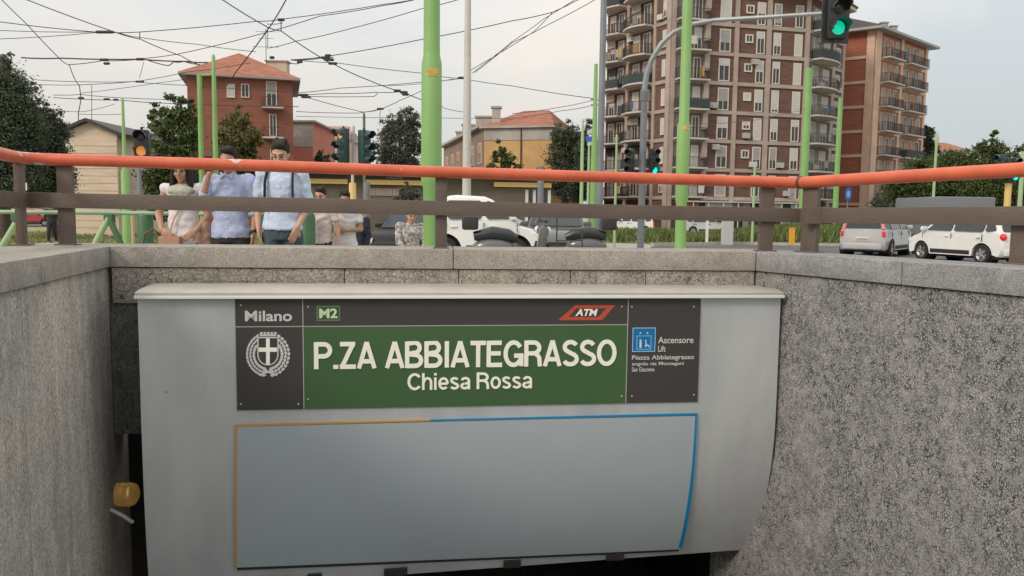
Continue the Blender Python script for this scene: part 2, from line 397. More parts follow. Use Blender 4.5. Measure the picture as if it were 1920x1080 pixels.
# right wall
wr = thing('stairwell_wall', 'right stairwell wall of rough crackled grey concrete under a dark grey coping', 'wall', (WR0.x, WR0.y, 0))
WRE = ext(WR0, WR1, YF)
jr = [WR0, WRE]
for i in range(1): wall_prism('wall_slab', jr[i], jr[i+1], nR, 0.02, .3, -3.6, ZC-CT, M_CR, wr, gap=.0015, bevel=.002, e0=.34 if i == 0 else 0)
cj = [WR0, px_on(WR0, WR1, 1692, 488, ZC), ext(WR0, WR1, 2.1), ext(WR0, WR1, .7), WRE]
co = [OBR] + [cross(p, nR, WR0 + nR*TR_, uR) for p in cj[1:]]
for i in range(4):
    o = plan_prism('coping_stone', [cj[i] + uR*.002, cj[i+1] - uR*.002, co[i+1] - uR*.002, co[i] + (uR*.002)], ZC-CT+.004, ZC, [M_COPG], wr)
# left wall
wl = thing('stairwell_wall', 'left stairwell wall of weathered brownish concrete with vertical streaks', 'wall', (WL0.x, WL0.y, 0))
WLE = ext(WL0, WL1, YF)
jl = [WL0, px_on(WL0, WL1, 53, 640, .3), WLE]
for i in range(2): wall_prism('wall_slab', jl[i], jl[i+1], nL, 0.02, .3, -3.6, ZC-CT, M_CL, wl, gap=.0015, bevel=.002, e0=.36 if i == 0 else 0)
cj = [WL0, px_on(WL0, WL1, 77, 481, ZC), ext(WL0, WL1, 2.2), ext(WL0, WL1, .7), WLE]
co = [OBL] + [cross(p, nL, WL0 + nL*TL, uL) for p in cj[1:]]
for i in range(4):
    plan_prism('coping_stone', [cj[i] + uL*.002, cj[i+1] - uL*.002, co[i+1] - uL*.002, co[i] + uL*.002], ZC-CT+.004, ZC, [M_COP], wl)
# a hairline scar on the left wall
def on_line(a, b, x, y):                                    # 3D point on the vertical plane through plan line a-b seen at pixel
    d = ray(x, y); u = b - a; p = cross(Vector((0, 0)), Vector((d.x, d.y)), a, u); k = p.y / d.y
    return EYE + d * k
nl3 = Vector((nL.x, nL.y, 0))
# the wall behind the sign
wb = thing('stairwell_wall', 'end wall behind the station sign, with two rows of brown stone blocks at its top', 'wall', (WL0.x, WL0.y, 0))
cols = [205, 850, 1418]
bj = [WL0, px_on(WL0, WR0, 850, 467, ZC), WR0]
bo = [OBL, bj[1] + nB*TB, OBR]
for i in range(2): plan_prism('coping_stone', [bj[i] + uB*.002, bj[i+1] - uB*.002, bo[i+1] - uB*.002, bo[i] + uB*.002], ZC-CT+.004, ZC, [M_COP], wb)
kj = [WL0] + [px_on(WL0, WR0, x, 525, .8) for x in (645, 860, 1070, 1212)] + [WR0]
for i in range(5): wall_prism('stone_block', kj[i], kj[i+1], nB, .012 + .003*(i % 2), .3, ZC-CT-.2, ZC-CT, M_CB, wb, gap=.002, bevel=.004)
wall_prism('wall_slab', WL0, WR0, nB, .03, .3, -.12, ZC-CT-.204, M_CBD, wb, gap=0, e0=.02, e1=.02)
# tunnel beyond the opening, and the stairs
tn = thing('tunnel', 'dark passage at the foot of the stairs below the station sign', 'tunnel', (-.4, 7, -3.3))
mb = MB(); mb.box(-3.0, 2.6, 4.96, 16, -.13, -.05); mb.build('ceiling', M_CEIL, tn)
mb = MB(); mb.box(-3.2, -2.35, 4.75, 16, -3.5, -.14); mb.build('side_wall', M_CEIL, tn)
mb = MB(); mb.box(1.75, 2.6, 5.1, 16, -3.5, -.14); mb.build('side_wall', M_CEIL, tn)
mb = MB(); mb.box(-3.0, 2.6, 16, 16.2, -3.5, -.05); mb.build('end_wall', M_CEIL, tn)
mb = MB(); mb.box(-3.4, 4.6, 5.0, 16, -3.6, -3.3); mb.build('floor', M_STEP, tn)
st = thing('staircase', 'stone staircase going down between the stairwell walls to the metro', 'stairs', (0, 2, -1.5))
nst = 18
for i in range(nst):
    y = YF + .02 + i*.325; z = -.02 - i*.178
    a, b = ext(WL0, WL1, y), ext(WR0, WR1, y); xa = a.x if y < 4.4 else -2.3; xb = b.x if y < 4.7 else 1.7
    mb = MB(); mb.box(xa - .01, xb + .01, y, y + .345, z - .3, z); mb.build('step', M_STEP, st, bevel=.008)
M_BRASS = mat('amber_lamp_glass', (.55,.33,.10), .25, metal=.6, emit=(1.0,.55,.15), estr=.06, var=.3, scale=9)
M_GREYP = mat('grey_plastic', (.28,.28,.28), .6)
lm = thing('bulkhead_lamp', 'small amber bulkhead lamp in the dark gap left of the station sign', 'lamp', tuple(at(228, 927, 4.5)))
p = at(228, 927, 4.50); mb = MB(); M = Matrix.Translation(p) @ Matrix.Rotation(PI/2, 4, 'Y')
mb.lathe([(.0,-.055),(.060,-.055),(.066,-.03),(.064,-.025),(.069,.01),(.066,.015),(.069,.05),(.060,.075),(.040,.088),(0,.09)], 20, M); mb.build('lamp_glass', M_BRASS, lm, smooth=50)
mb = MB(); mb.lathe([(0,-.15),(.066,-.15),(.072,-.12),(.070,-.055),(0,-.055)], 20, M); mb.build('lamp_housing', M_GREYP, lm, smooth=40)
mb = MB(); pts = [at(165, 944, 4.42), at(185, 950, 4.40), at(208, 956, 4.37), at(232, 968, 4.35), at(250, 980, 4.36)]
mb.tube(pts, .011, 10); tag(mb.build('cable_pipe', mat('white_plastic', (.55,.55,.53), .5), smooth=60), 'thin white pipe curving below the amber lamp beside the sign', 'pipe')
tl = thing('tunnel_lamp', 'small lit warm lamp on the passage ceiling beneath the sign', 'lamp', tuple(at(656, 1076, 6.5)))
p = at(656, 1074, 6.5); mb = MB(); mb.box(p.x-.055, p.x+.055, p.y-.04, p.y+.04, p.z-.03, p.z+.02); mb.build('diffuser', mat('warm_lit_lamp', (.8,.6,.3), .5, emit=(1,.72,.35), estr=3.0), tl)
mb = MB(); mb.box(p.x-.065, p.x+.065, p.y-.05, p.y+.05, p.z+.021, p.z+.05); mb.box(p.x-.012, p.x+.012, p.y-.012, p.y+.012, p.z+.05, -.14); mb.build('bracket', M_GREYP, tl)

# ================================================================== railing on the parapet
M_RED = mat('red_orange_paint', (.60,.125,.055), .42, var=.12, scale=5, col2=(.50,.095,.042), bump=.08, bscale=40)
def worn_paint():
    m = M_RED; t = m.node_tree; b = t.nodes['Principled BSDF']; N = t.nodes.new
    g = N('ShaderNodeTexCoord'); n = N('ShaderNodeTexNoise'); n.inputs['Scale'].default_value = 3.1; n.inputs['Detail'].default_value = 7; n.inputs['Roughness'].default_value = .7
    t.links.new(g.outputs['Object'], n.inputs['Vector']); r = N('ShaderNodeValToRGB'); r.color_ramp.elements[0].position = .655; r.color_ramp.elements[1].position = .67
    t.links.new(n.outputs['Fac'], r.inputs[0]); mxx = N('ShaderNodeMix'); mxx.data_type = 'RGBA'; old = b.inputs['Base Color'].links[0].from_socket
    t.links.new(r.outputs[0], mxx.inputs[0]); t.links.new(old, mxx.inputs[6]); mxx.inputs[7].default_value = (.55,.50,.47,1); t.links.new(mxx.outputs[2], b.inputs['Base Color'])
worn_paint()
M_BRN = mat('brown_painted_steel', (.088,.067,.056), .6, var=.4, scale=5, detail=8, stretch=(1,1,2.5), col2=(.135,.100,.078), bump=.25, bscale=60)
RA, RB = at(40, 297, 4.50), at(1490, 343, 4.85)
RL0 = at(0, 288, 4.13); RL1 = RL0 + (RL0 - RA) * 9.0; RL1.z = RA.z - .02
RR0 = at(1920, 318, 3.70); RR1 = RR0 + (RR0 - RB) * 2.6; RR1.z = RR0.z + .01
rail = thing('stairwell_railing', 'railing round the stairwell with an orange red tube above a flat brown bar', 'railing', (RA.x, RA.y, ZC))
def poly_tube(pts, r): 
    mb = MB(); mb.tube(pts, r, 20); return mb
def mid(p, q, s): return p.lerp(q, s)
k1, k2 = mid(RA, RL0, .35), mid(RA, RB, .035)
def arc(a, b, c, n=6): return [a*(1-t)**2 + b*2*t*(1-t) + c*t*t for t in [i/n for i in range(n+1)]]
e1, e2 = mid(RB, RA, .035), mid(RB, RR0, .03)
poly_tube([RL1, RL0] + arc(k1, RA, k2), .033).build('handrail', M_RED, rail, smooth=60)
seg = [mid(k2, e1, t) for t in (0, .25, .5, .75, 1)]
for s_, dz in zip(seg[1:4], (.002, -.002, -.001)): s_.z += dz
poly_tube(seg, .033).build('handrail', M_RED, rail, smooth=60)
poly_tube(arc(e1, RB, e2) + [RR0, RR1], .034).build('handrail', M_RED, rail, smooth=60)
mb = MB(); mb.tube([mid(RB, RR0, .028), mid(RB, RR0, .042)], .0375, 20); mb.build('collar', mat('dark_seam', (.12,.04,.03), .6), rail, smooth=40)
# middle bar: flat steel
def bar(a, b, hh=.042, th=.010, name='middle_bar'):
    u = (b - a).normalized(); n = Vector((0, 0, 1)).cross(u).normalized(); up = u.cross(n); l = (b-a).length; mb = MB()
    mb.prism([(0,-hh),(l,-hh),(l,hh),(0,hh)], -th, th, a, u, up, n); return mb.build(name, M_BRN, rail, bevel=.004, smooth=40)
MA, MBp = at(52, 374.5, 4.50), at(1500, 404, 4.85)
ML0 = at(0, 371, 4.2); ML1 = ML0 + (ML0 - MA) * 9; ML1.z = MA.z
MR0 = at(1905, 399, 3.70); MR1 = MR0 + (MR0 - MBp) * 2.6; MR1.z = MR0.z
bar(MA, MBp); bar(ML1, MA - Vector((.0, .012, 0))); bar(MBp + (MR0 - MBp).normalized()*.002, MR1, .044)
mb = MB(); q = at(1532, 404, 4.72); mb.box(q.x-.075, q.x+.075, q.y-.03, q.y+.016, q.z-.05, q.z+.05); mb.build('splice_plate', M_BRN, rail, bevel=.005)
def post(x, wpx, on, ztop, ybase=None, dy=.03):
    a, b = on; d = ray(x, 420); c = cross(Vector((0,0)), Vector((d.x, d.y)), Vector((a.x, a.y)), Vector((b.x-a.x, b.y-a.y)))
    u = Vector((b.x-a.x, b.y-a.y)).normalized(); hw = wpx/2 * c.y/F / max(.5, abs(u.x)); hw = min(hw, .055)
    ang = math.atan2(u.y, u.x); M = Matrix.Translation((c.x, c.y, 0)) @ Matrix.Rotation(ang, 4, 'Z') @ Matrix.Translation((0, dy, 0))
    mb = MB(); mb.box(-hw, hw, -.016, .016, ZC - .03, ztop, M)
    mb.box(-hw*1.35, hw*1.35, -.045, .045, ZC - .01, ZC + .008, M)
    mb.build('post', M_BRN, rail, bevel=.003, smooth=40)
for x, wp in ((121, 28), (827, 22), (1440, 26)):
    t = (x - 40) / 1450; post(x, wp, (RA, RB), RA.z + (RB.z - RA.z)*t - .01)
post(40, 26, (RL0, RA), RA.z - .01, dy=.0)
post(1513, 28, (RB, RR0), RB.z - .01, dy=.03); post(1913, 20, (RB, RR0), MR0.z + .03, dy=.03)
for Y in (2.4, .6):
    for A_, B_ in ((RL1, RL0), (RR0, RR1)):
        t = (Y - A_.y)/(B_.y - A_.y); c = A_.lerp(B_, t); mb = MB(); mb.box(c.x-.016, c.x+.016, c.y-.04, c.y+.04, ZC-.03, c.z-.01); mb.build('post', M_BRN, rail, bevel=.003)

# ================================================================== station sign
SL, SR = Vector((-1.930, 4.12)), Vector((1.536, 4.57))
SU = (SR - SL).normalized(); SN = Vector((SU.y, -SU.x))     # SN points to the viewer
SW = (SR - SL).length; SU3 = Vector((SU.x, SU.y, 0)); SN3 = Vector((SN.x, SN.y, 0))
ZT, ZB, ZK = .700, -.905, .10
def sback(z, u=0.0):
    t = max(0, (ZK - z) / (ZK - ZB)); return (.05 + .22 * min(1, max(0, u / SW))) * t**2.3
def SP(u, z, o=0.0):                                        # point on the curved face, o metres proud of it
    e = .01; dz = (sback(z-e, u) - sback(z+e, u)) / (2*e); nrm = Vector((1, dz)).normalized()      # (outward, up)
    return Vector((SL.x, SL.y, 0)) + SU3*u + Vector((0,0,z)) + SN3*(-sback(z, u)) + (SN3*nrm.x + Vector((0,0,-nrm.y)))*o
def suz(x, y):                                              # pixel to (u, z) on the face
    z = 0.0; k = 0.0
    for _ in range(8):
        a, b = SL - SN*k, SR - SN*k; p = on_line(a, b, x, y); z = p.z; k = sback(max(z, ZB), (Vector((p.x, p.y)) - SL).dot(SU))
    u = (Vector((p.x, p.y)) - SL).dot(SU); return u, z
def face_sheet(u0, u1, z0, z1, o, thick, name, m, parent, nz=24, bevel=None, corners=None):
    """slab following the curved face; corners = [(u,z) x4] bottom-left, bottom-right, top-right, top-left for a skewed outline"""
    c = corners or [(u0,z0),(u1,z0),(u1,z1),(u0,z1)]; mb = MB(); vs = []; nu = 6
    for oo in (o, o + thick):
        for i in range(nz+1):
            t = i/nz; a = (c[0][0]+(c[3][0]-c[0][0])*t, c[0][1]+(c[3][1]-c[0][1])*t); b = (c[1][0]+(c[2][0]-c[1][0])*t, c[1][1]+(c[2][1]-c[1][1])*t)
            for j in range(nu+1):
                s_ = j/nu; vs.append(SP(a[0]+(b[0]-a[0])*s_, a[1]+(b[1]-a[1])*s_, oo))
    w_ = nu+1; n1_ = (nz+1)*w_; fs = []
    for i in range(nz):
        for j in range(nu):
            q = i*w_+j; fs.append((q, q+1, q+w_+1, q+w_)); fs.append((n1_+q, n1_+q+w_, n1_+q+w_+1, n1_+q+1))
    for i in range(nz):
        q = i*w_; fs.append((q, q+w_, n1_+q+w_, n1_+q)); q += nu; fs.append((q, n1_+q, n1_+q+w_, q+w_))
    for j in range(nu):
        fs.append((j, n1_+j, n1_+j+1, j+1)); q = nz*w_+j; fs.append((q, q+1, n1_+q+1, n1_+q))
    mb.add(vs, fs); return mb.build(name, m, parent, smooth=50)
M_FASC = mat('satin_grey_metal', (.61,.64,.655), .26, metal=.35, var=.13, scale=2.2, bump=.025, bscale=2.5, coat=.2, stretch=(1.6,1.6,.45), detail=8)
M_TRIM = mat('pale_metal_trim', (.44,.425,.38), .5, var=.12, scale=6)
M_DARK = mat('charcoal_sign_film', (.050,.047,.045), .5)
M_GREEN = mat('green_sign_film', (.050,.118,.042), .5, var=.05, scale=2)
M_CREAM = mat('cream_lettering', (.93,.92,.83), .5)
M_LINE = mat('pale_rule', (.42,.42,.38), .5)
M_POST = mat('blank_poster_paper', (.37,.435,.465), .6, var=.05, scale=1.5, col2=(.385,.415,.455))
M_YEL = mat('ochre_edge', (.52,.30,.08), .5); M_BLU = mat('blue_edge', (.0,.23,.47), .45)
sg = thing('station_sign', 'curved grey metal fascia over the stair entrance carrying the dark and green station sign', 'sign', (SL.x, SL.y, ZB))
face_sheet(0, SW, ZB, ZT-.001, -.035, .035, 'fascia', M_FASC, sg, nz=40)
# cornice: sloping top, bright front lip, near-black strip painting in the shade of the gap below
def ext_prof(prof, name, m, u0=-.006, u1=None):
    mb = MB(); u1 = SW + .006 if u1 is None else u1
    mb.prism(prof, u0, u1, (SL.x, SL.y, 0), SN3, (0, 0, 1), SU3); return mb.build(name, m, sg, bevel=.002, smooth=40)
ext_prof([(-.30,.700),(-.038,.700),(-.038,.716),(.030,.716),(.030,.730),(-.045,.742),(-.30,.752)], 'cornice', M_TRIM)
ext_prof([(.0305,.699),(.040,.699),(.040,.716),(.0305,.716)], 'cornice_lip', mat('white_metal_lip', (.80,.80,.76), .4))
ext_prof([(.002,.704),(.030,.704),(.030,.7155),(.002,.7155)], 'cornice_gap_shade', mat('painted_gap_shade', (.02,.02,.02), .9))
pn = []
def panel(x0, y0, x1, y1, z0, z1, name, m, o=.003, th=.004):
    u0 = suz(x0, y0)[0]; u1 = suz(x1, y1)[0]; return face_sheet(u0, u1, z0, z1, o, th, name, m, sg, nz=2)
zt, zb = .698, .103
zr = suz(870, 610)[1]
u_a, u_b, u_c, u_d = suz(443, 660)[0], suz(569, 660)[0], suz(1175, 660)[0], suz(1310, 660)[0]
face_sheet(u_a, u_b, zb, zt, .002, .006, 'sign_panel', M_DARK, sg, nz=2)
face_sheet(u_b, u_c, zr, zt, .002, .006, 'sign_panel', M_DARK, sg, nz=2)
gp = face_sheet(u_b, u_c, zb, zr, .002, .006, 'sign_panel', M_GREEN, sg, nz=2); gp['label'] = 'green panel with the station name'
face_sheet(u_c, u_d, zb, zt, .002, .006, 'sign_panel', M_DARK, sg, nz=2)
mb = MB()
def rule(u0, u1, z0, z1, o=.0085):
    pts = [SP(u0, z0, o), SP(u1, z0, o), SP(u1, z1, o), SP(u0, z1, o)]; b = [p - SN3*.002 for p in pts]
    mb.add(pts + b, [(0,1,2,3),(4,7,6,5),(0,4,5,1),(1,5,6,2),(2,6,7,3),(3,7,4,0)])
rw = .0045
rule(u_a, u_c, zr-rw/2, zr+rw/2); rule(u_b-rw/2, u_b+rw/2, zb, zt, .0087); rule(u_c-rw/2, u_c+rw/2, zb, zt, .0087)
mb.build('rule', M_LINE, sg)
FN = None
def text_mesh(s_, size, bold=0.0, space=1.0, extr=.002, shear=0.0):
    cu = bpy.data.curves.new('t', 'FONT'); cu.body = s_; cu.size = size; cu.offset = bold; cu.space_character = space; cu.extrude = extr; cu.resolution_u = 6; cu.shear = shear
    o = bpy.data.objects.new('t', cu); COL.objects.link(o); dg = bpy.context.evaluated_depsgraph_get(); dg.update()
    me = bpy.data.meshes.new_from_object(o.evaluated_get(dg)); bpy.data.objects.remove(o); return me
def put_text(s_, box, name, m, parent, bold=0.0, extr=.0015, o=.010, P=None, shear=0, space=1.0):
    """lettering fitted to the rectangle box = (u0, u1, z0, z1) of its ink"""
    me = text_mesh(s_, 1.0, bold, space, 0.0, shear)
    if extr: me.clear_geometry() if False else None
    co = np.empty(len(me.vertices)*3); me.vertices.foreach_get('co', co); co = co.reshape(-1, 3)
    mn, mxv = co.min(0), co.max(0); u0, u1, z0, z1 = box
    me2 = text_mesh(s_, 1.0, bold, space, .5, shear)
    co = np.empty(len(me2.vertices)*3); me2.vertices.foreach_get('co', co); co = co.reshape(-1, 3)
    P = P or (lambda a, b, c: SP(a, b, c))
    out = []
    for x, y, z in co:
        out.append(P(u0 + (x-mn[0])/(mxv[0]-mn[0])*(u1-u0), z0 + (y-mn[1])/(mxv[1]-mn[1])*(z1-z0), o + z*2*extr))
    for v, q in zip(me2.vertices, out): v.co = q
    me2.materials.clear(); me2.materials.append(m); me2.update(); me2.name = name
    bpy.data.meshes.remove(me); return link(name, me2, parent)
def tb(x0, y0, x1, y1):                                     # pixel box to (u0,u1,z0,z1)
    a, b = suz(x0, (y0+y1)/2), suz(x1, (y0+y1)/2); c = (x0+x1)/2; return (a[0], b[0], suz(c, y1)[1], suz(c, y0)[1])
# grotesque lettering drawn from strokes (unit = cap height), merged into one outline per word
from mathutils.geometry import delaunay_2d_cdt
WS = .165
def A_(cx, cy, rx, ry, a0, a1, n=18): return [(cx + rx*math.cos(math.radians(a0+(a1-a0)*i/n)), cy + ry*math.sin(math.radians(a0+(a1-a0)*i/n))) for i in range(n+1)]
h_ = WS/2; k_ = WS*.46
GL = {                                                       # letter: (advance, [polyline strokes])
 'P': (.70, [[(h_,0),(h_,1)], [(h_,1-k_)] + A_(.36,.70+0,.24,.30-k_,90,-90) + [(h_,.40+k_)]]),
 '.': (.24, [[(.11,0),(.11,.15)]]),
 'Z': (.66, [[(.03,1-k_),(.60,1-k_)], [(.60-.09,1-k_*1.2),(.09+.02,k_*1.2)], [(.02,k_),(.62,k_)]]),
 'A': (.76, [[(.075,0),(.37,1)], [(.665,0),(.37,1)], [(.17,.27),(.57,.27)]]),
 'B': (.74, [[(h_,0),(h_,1)], [(h_,1-k_)] + A_(.36,.765,.20,.235-k_+.035,90,-90) + [(h_,.53)], [(h_,.53)] + A_(.38,.265+.02,.235,.265-k_-.0+.02,90,-90) + [(h_,k_)]]),
 'I': (.27, [[(.125,0),(.125,1)]]),
 'T': (.64, [[(.31,0),(.31,1)], [(.01,1-k_),(.61,1-k_)]]),
 'E': (.66, [[(h_,0),(h_,1)], [(h_,1-k_),(.59,1-k_)], [(h_,.52),(.55,.52)], [(h_,k_),(.61,k_)]]),
 'G': (.82, [A_(.40,.5,.315,.435,35,325), [(.72-.01,0.02),(.72-.01,.50)], [(.42,.50-k_),(.76,.50-k_)], A_(.40,.5,.315,.435,325,338)]),
 'R': (.75, [[(h_,0),(h_,1)], [(h_,1-k_)] + A_(.37,.715,.225,.285-k_,90,-90) + [(h_,.43+k_)], [(.40,.46)] + A_(.42,.26,.185,.21,90,0,8) + [(.63,0)]]),
 'S': (.70, [A_(.335,.735,.235,.195,22,180+45,16) + A_(.335,.27,.255,.205,72,-158,18)]),
 'O': (.83, [A_(.40,.5,.315,.435,0,360,36)]),
 'C': (.78, [A_(.40,.5,.315,.435,38,322,30)]),
 'h': (.60, [[(h_*.92,0),(h_*.92,1)], A_(.30,.45,.19,.245,180,0) + [(.49,0)]]),
 'i': (.26, [[(.12,0),(.12,.74)], [(.12,.86),(.12,1.0)]]),
 'e': (.62, [A_(.30,.37,.215,.305,-2,0,1) + A_(.30,.37,.215,.305,0,318,26), [(.10,.36),(.52,.36)]]),
 's': (.56, [A_(.27,.545,.165,.13,20,222,12) + A_(.27,.205,.185,.14,70,-158,14)]),
 'a': (.60, [[(.49,0),(.49,.50)] + A_(.30,.50,.19,.175,0,165,12), A_(.27,.20,.175,.135,100,360,18), [(.27,.335),(.49,.40)]]),
 'o': (.62, [A_(.30,.37,.215,.305,0,360,30)]),
 ' ': (.30, []),
}
def glyph_word(word, box, name, m, parent, w_=WS, o=.0088, th=.0035, track=0.0):
    V, E_, Fc = [], [], []; x0 = 0
    for ch in word:
        adv, sts = GL[ch]
        for pl in sts:
            ww = .19 if ch == '.' else (w_*.92 if ch.islower() else w_)
            closed = (Vector(pl[0]) - Vector(pl[-1])).length < 1e-6 and len(pl) > 3
            P_ = [Vector(p) for p in (pl[:-1] if closed else pl)]; P_ = [p for i, p in enumerate(P_) if i == 0 or (p - P_[i-1]).length > 1e-4]; n = len(P_); Ls, Rs = [], []
            for i in range(n):
                if closed: d0, d1 = (P_[i]-P_[i-1]).normalized(), (P_[(i+1) % n]-P_[i]).normalized()
                else: d0 = (P_[i]-P_[i-1]).normalized() if i else (P_[1]-P_[0]).normalized(); d1 = (P_[i+1]-P_[i]).normalized() if i < n-1 else d0
                t = (d0+d1).normalized(); nn = Vector((-t.y, t.x)); kk = min(1.6, 1/max(.3, nn.dot(Vector((-d0.y, d0.x)))))
                Ls.append(P_[i] + nn*ww/2*kk); Rs.append(P_[i] - nn*ww/2*kk)
            cnt = n if closed else n-1
            for i in range(cnt):
                j = (i+1) % n; q = [Ls[i], Rs[i], Rs[j], Ls[j]]; b = len(V); V += [Vector((v.x + x0, min(1.012, max(-.012, v.y)))) for v in q]; Fc.append([b, b+1, b+2, b+3])
        x0 += adv + track
    Fc2 = []
    for f in Fc:
        ar = sum(V[f[i]].x*V[f[(i+1) % 4]].y - V[f[(i+1) % 4]].x*V[f[i]].y for i in range(4))
        if abs(ar) < 1e-5: continue
        Fc2.append(f if ar > 0 else f[::-1])
    vv, ee, ff, _, _, of = delaunay_2d_cdt(V, [], Fc2, 1, 1e-5)
    mn = min(v.x for v in vv); mxx = max(v.x for v in vv); u0, u1, z0, z1 = box
    ff = [f for f, src in zip(ff, of) if src]
    cnt = {}
    for f in ff:
        for i in range(len(f)): e = (f[i], f[(i+1) % len(f)]); cnt[tuple(sorted(e))] = cnt.get(tuple(sorted(e)), []) + [e]
    n = len(vv); mb = MB(); pos = [(u0 + (v.x-mn)/(mxx-mn)*(u1-u0), z0 + v.y*(z1-z0)) for v in vv]
    mb.add([SP(a, b, o) for a, b in pos] + [SP(a, b, o + th) for a, b in pos], [tuple(n+i for i in f) for f in ff] + [(e[0][0], e[0][1], n+e[0][1], n+e[0][0]) for e in cnt.values() if len(e) == 1])
    return mb.build(name, m, parent, weld=False)
glyph_word('P.ZA ABBIATEGRASSO', tb(589, 639, 1155, 688), 'lettering', M_CREAM, sg)
glyph_word('Chiesa Rossa', tb(764, 698, 997, 729), 'lettering', M_CREAM, sg, w_=.15)
put_text('Milano', tb(460, 582, 548, 602), 'lettering', mat('silver_lettering', (.62,.62,.60), .5), sg, bold=.022, extr=.001)
M_SIL = MATS['silver_lettering']
# line badge
bx = tb(594, 573, 638, 601)
def frame_rect(bx_, t, m, name, fill=None, par=None):
    u0, u1, z0, z1 = bx_; mbx = MB()
    def rr_(a, b, c, d, o=.0095):
        pts = [SP(a, c, o), SP(b, c, o), SP(b, d, o), SP(a, d, o)]; bk = [p - SN3*.0022 for p in pts]
        mbx.add(pts + bk, [(0,1,2,3),(4,7,6,5),(0,4,5,1),(1,5,6,2),(2,6,7,3),(3,7,4,0)])
    rr_(u0, u1, z0, z0+t); rr_(u0, u1, z1-t, z1); rr_(u0, u0+t, z0+t, z1-t); rr_(u1-t, u1, z0+t, z1-t)
    if fill: mbx.mat(1); rr_(u0+t, u1-t, z0+t, z1-t, .0090)
    return mbx.build(name, [m, fill] if fill else m, par or sg)
fb = frame_rect(bx, .006, mat('sage_edge', (.16,.20,.12), .5), 'line_badge', mat('badge_green', (.03,.10,.02), .5))
put_text('M2', tb(599, 578, 633, 596), 'lettering', mat('badge_lettering', (.62,.72,.50), .5), fb, bold=.03, extr=.001, o=.0105)
# red parallelogram logo
mb = MB(); M_LRED = mat('logo_red', (.50,.075,.04), .5)
outer = [(1046,600),(1128,600),(1153,572),(1078,572)]; inner = [(1066,594),(1121,594),(1136,578),(1080,578)]
vs = []
for o_ in (.0075, .0098):
    for (x, y) in outer + inner: u_, z_ = suz(x, y); vs.append(SP(u_, z_, o_))
fs = []
for i in range(4):
    j = (i+1) % 4; fs += [(8+i, 8+j, 12+j, 12+i), (i, 4+i, 4+j, j), (i, j, 8+j, 8+i), (4+i, 12+i, 12+j, 4+j)]
mb.add(vs, fs); lg = mb.build('logo', M_LRED, sg)
put_text('ATM', tb(1078, 579, 1120, 592), 'lettering', M_CREAM, lg, bold=.03, extr=.001, shear=.25)
# lift pictogram
M_BLUE = mat('lift_blue', (.0,.16,.42), .45); M_LB = mat('pictogram_pale_blue', (.40,.66,.82), .5)
pic = frame_rect(tb(1185, 614, 1228, 659), .0035, M_LB, 'lift_pictogram', M_BLUE)
frame_rect(tb(1193, 629, 1220, 655), .0025, M_LB, 'cabin_outline', None, pic)
mb = MB()
def disc(px_, py_, r, o=.0102, n=10, sq=1):
    u_, z_ = suz(px_, py_); q = [SP(u_ + r*math.cos(2*PI*i/n), z_ + r*sq*math.sin(2*PI*i/n), o) for i in range(n)]
    b = [p - SN3*.002 for p in q]; mb.add(q + b, [tuple(range(n)), tuple(range(2*n-1, n-1, -1))] + [(i, n+i, n+(i+1) % n, (i+1) % n) for i in range(n)])
def strip(pts, wd, o=.0102):
    P2 = [suz(*p) for p in pts]
    for (a, b), (c, d) in zip(P2[:-1], P2[1:]):
        v = Vector((c-a, d-b)).normalized()*wd/2; q = [SP(a-v.y, b+v.x, o), SP(a+v.y, b-v.x, o), SP(c+v.y, d-v.x, o), SP(c-v.y, d+v.x, o)]
        bk = [p - SN3*.002 for p in q]; mb.add(q + bk, [(0,1,2,3),(7,6,5,4),(0,4,5,1),(1,5,6,2),(2,6,7,3),(3,7,4,0)])
disc(1200, 624, .007, n=3); disc(1213, 624, .007, n=3)
disc(1200, 637.5, .0055); strip([(1200,640),(1200,652)], .011)
disc(1210, 638, .004); strip([(1210,640),(1210.5,646),(1215,647),(1217,651)], .005); disc(1210, 648, .006)
mb.build('symbol', mat('pictogram_white', (.70,.78,.80), .5), pic)
for s_, b_ in (('Ascensore', (1233, 631, 1299, 643)), ('Lift', (1233, 648, 1247, 659)), ('Piazza Abbiategrasso', (1184, 665, 1300, 676)), ('angolo via Montegani', (1184, 678, 1281, 686)), ('San Giacomo', (1184, 688, 1226, 696))):
    put_text(s_, tb(*b_), 'lettering', M_SIL, sg, bold=.01, extr=.0008)
# city arms: crowned shield with a cross between a laurel and an oak spray
mb = MB()
def ply(pts, o=.0100, th=.0022):
    q = [SP(*suz(*p), o) for p in pts]; b = [p - SN3*th for p in q]; n = len(q)
    mb.add(q + b, [tuple(range(n)), tuple(range(2*n-1, n-1, -1))] + [(i, n+i, n+(i+1) % n, (i+1) % n) for i in range(n)])
def shield(cx, cy, w_, h_, o, th=.0022):
    pts = [(cx-w_, cy-h_), (cx+w_, cy-h_)] + [(cx + w_*math.cos(a), cy + h_*.25 + h_*.75*math.sin(a)) for a in [PI*i/10 for i in range(11)]]
    ply(pts, o, th)
shield(503, 658, 20, 27, .0098)
mb.mat(1); shield(503, 658, 17.5, 24.5, .0106)
mb.mat(2); ply([(499.5,634),(506.5,634),(506.5,683),(499.5,683)], .0114); ply([(486,651),(520,651),(520,659),(486,659)], .0113)
mb.mat(0)
ply([(488,629.5),(518,629.5),(519,626.5),(487,626.5)])
for i in range(5):
    x = 488.5 + i*6.6; ply([(x,626.2),(x+4,626.2),(x+4.6,622.2),(x-.6,622.2)])
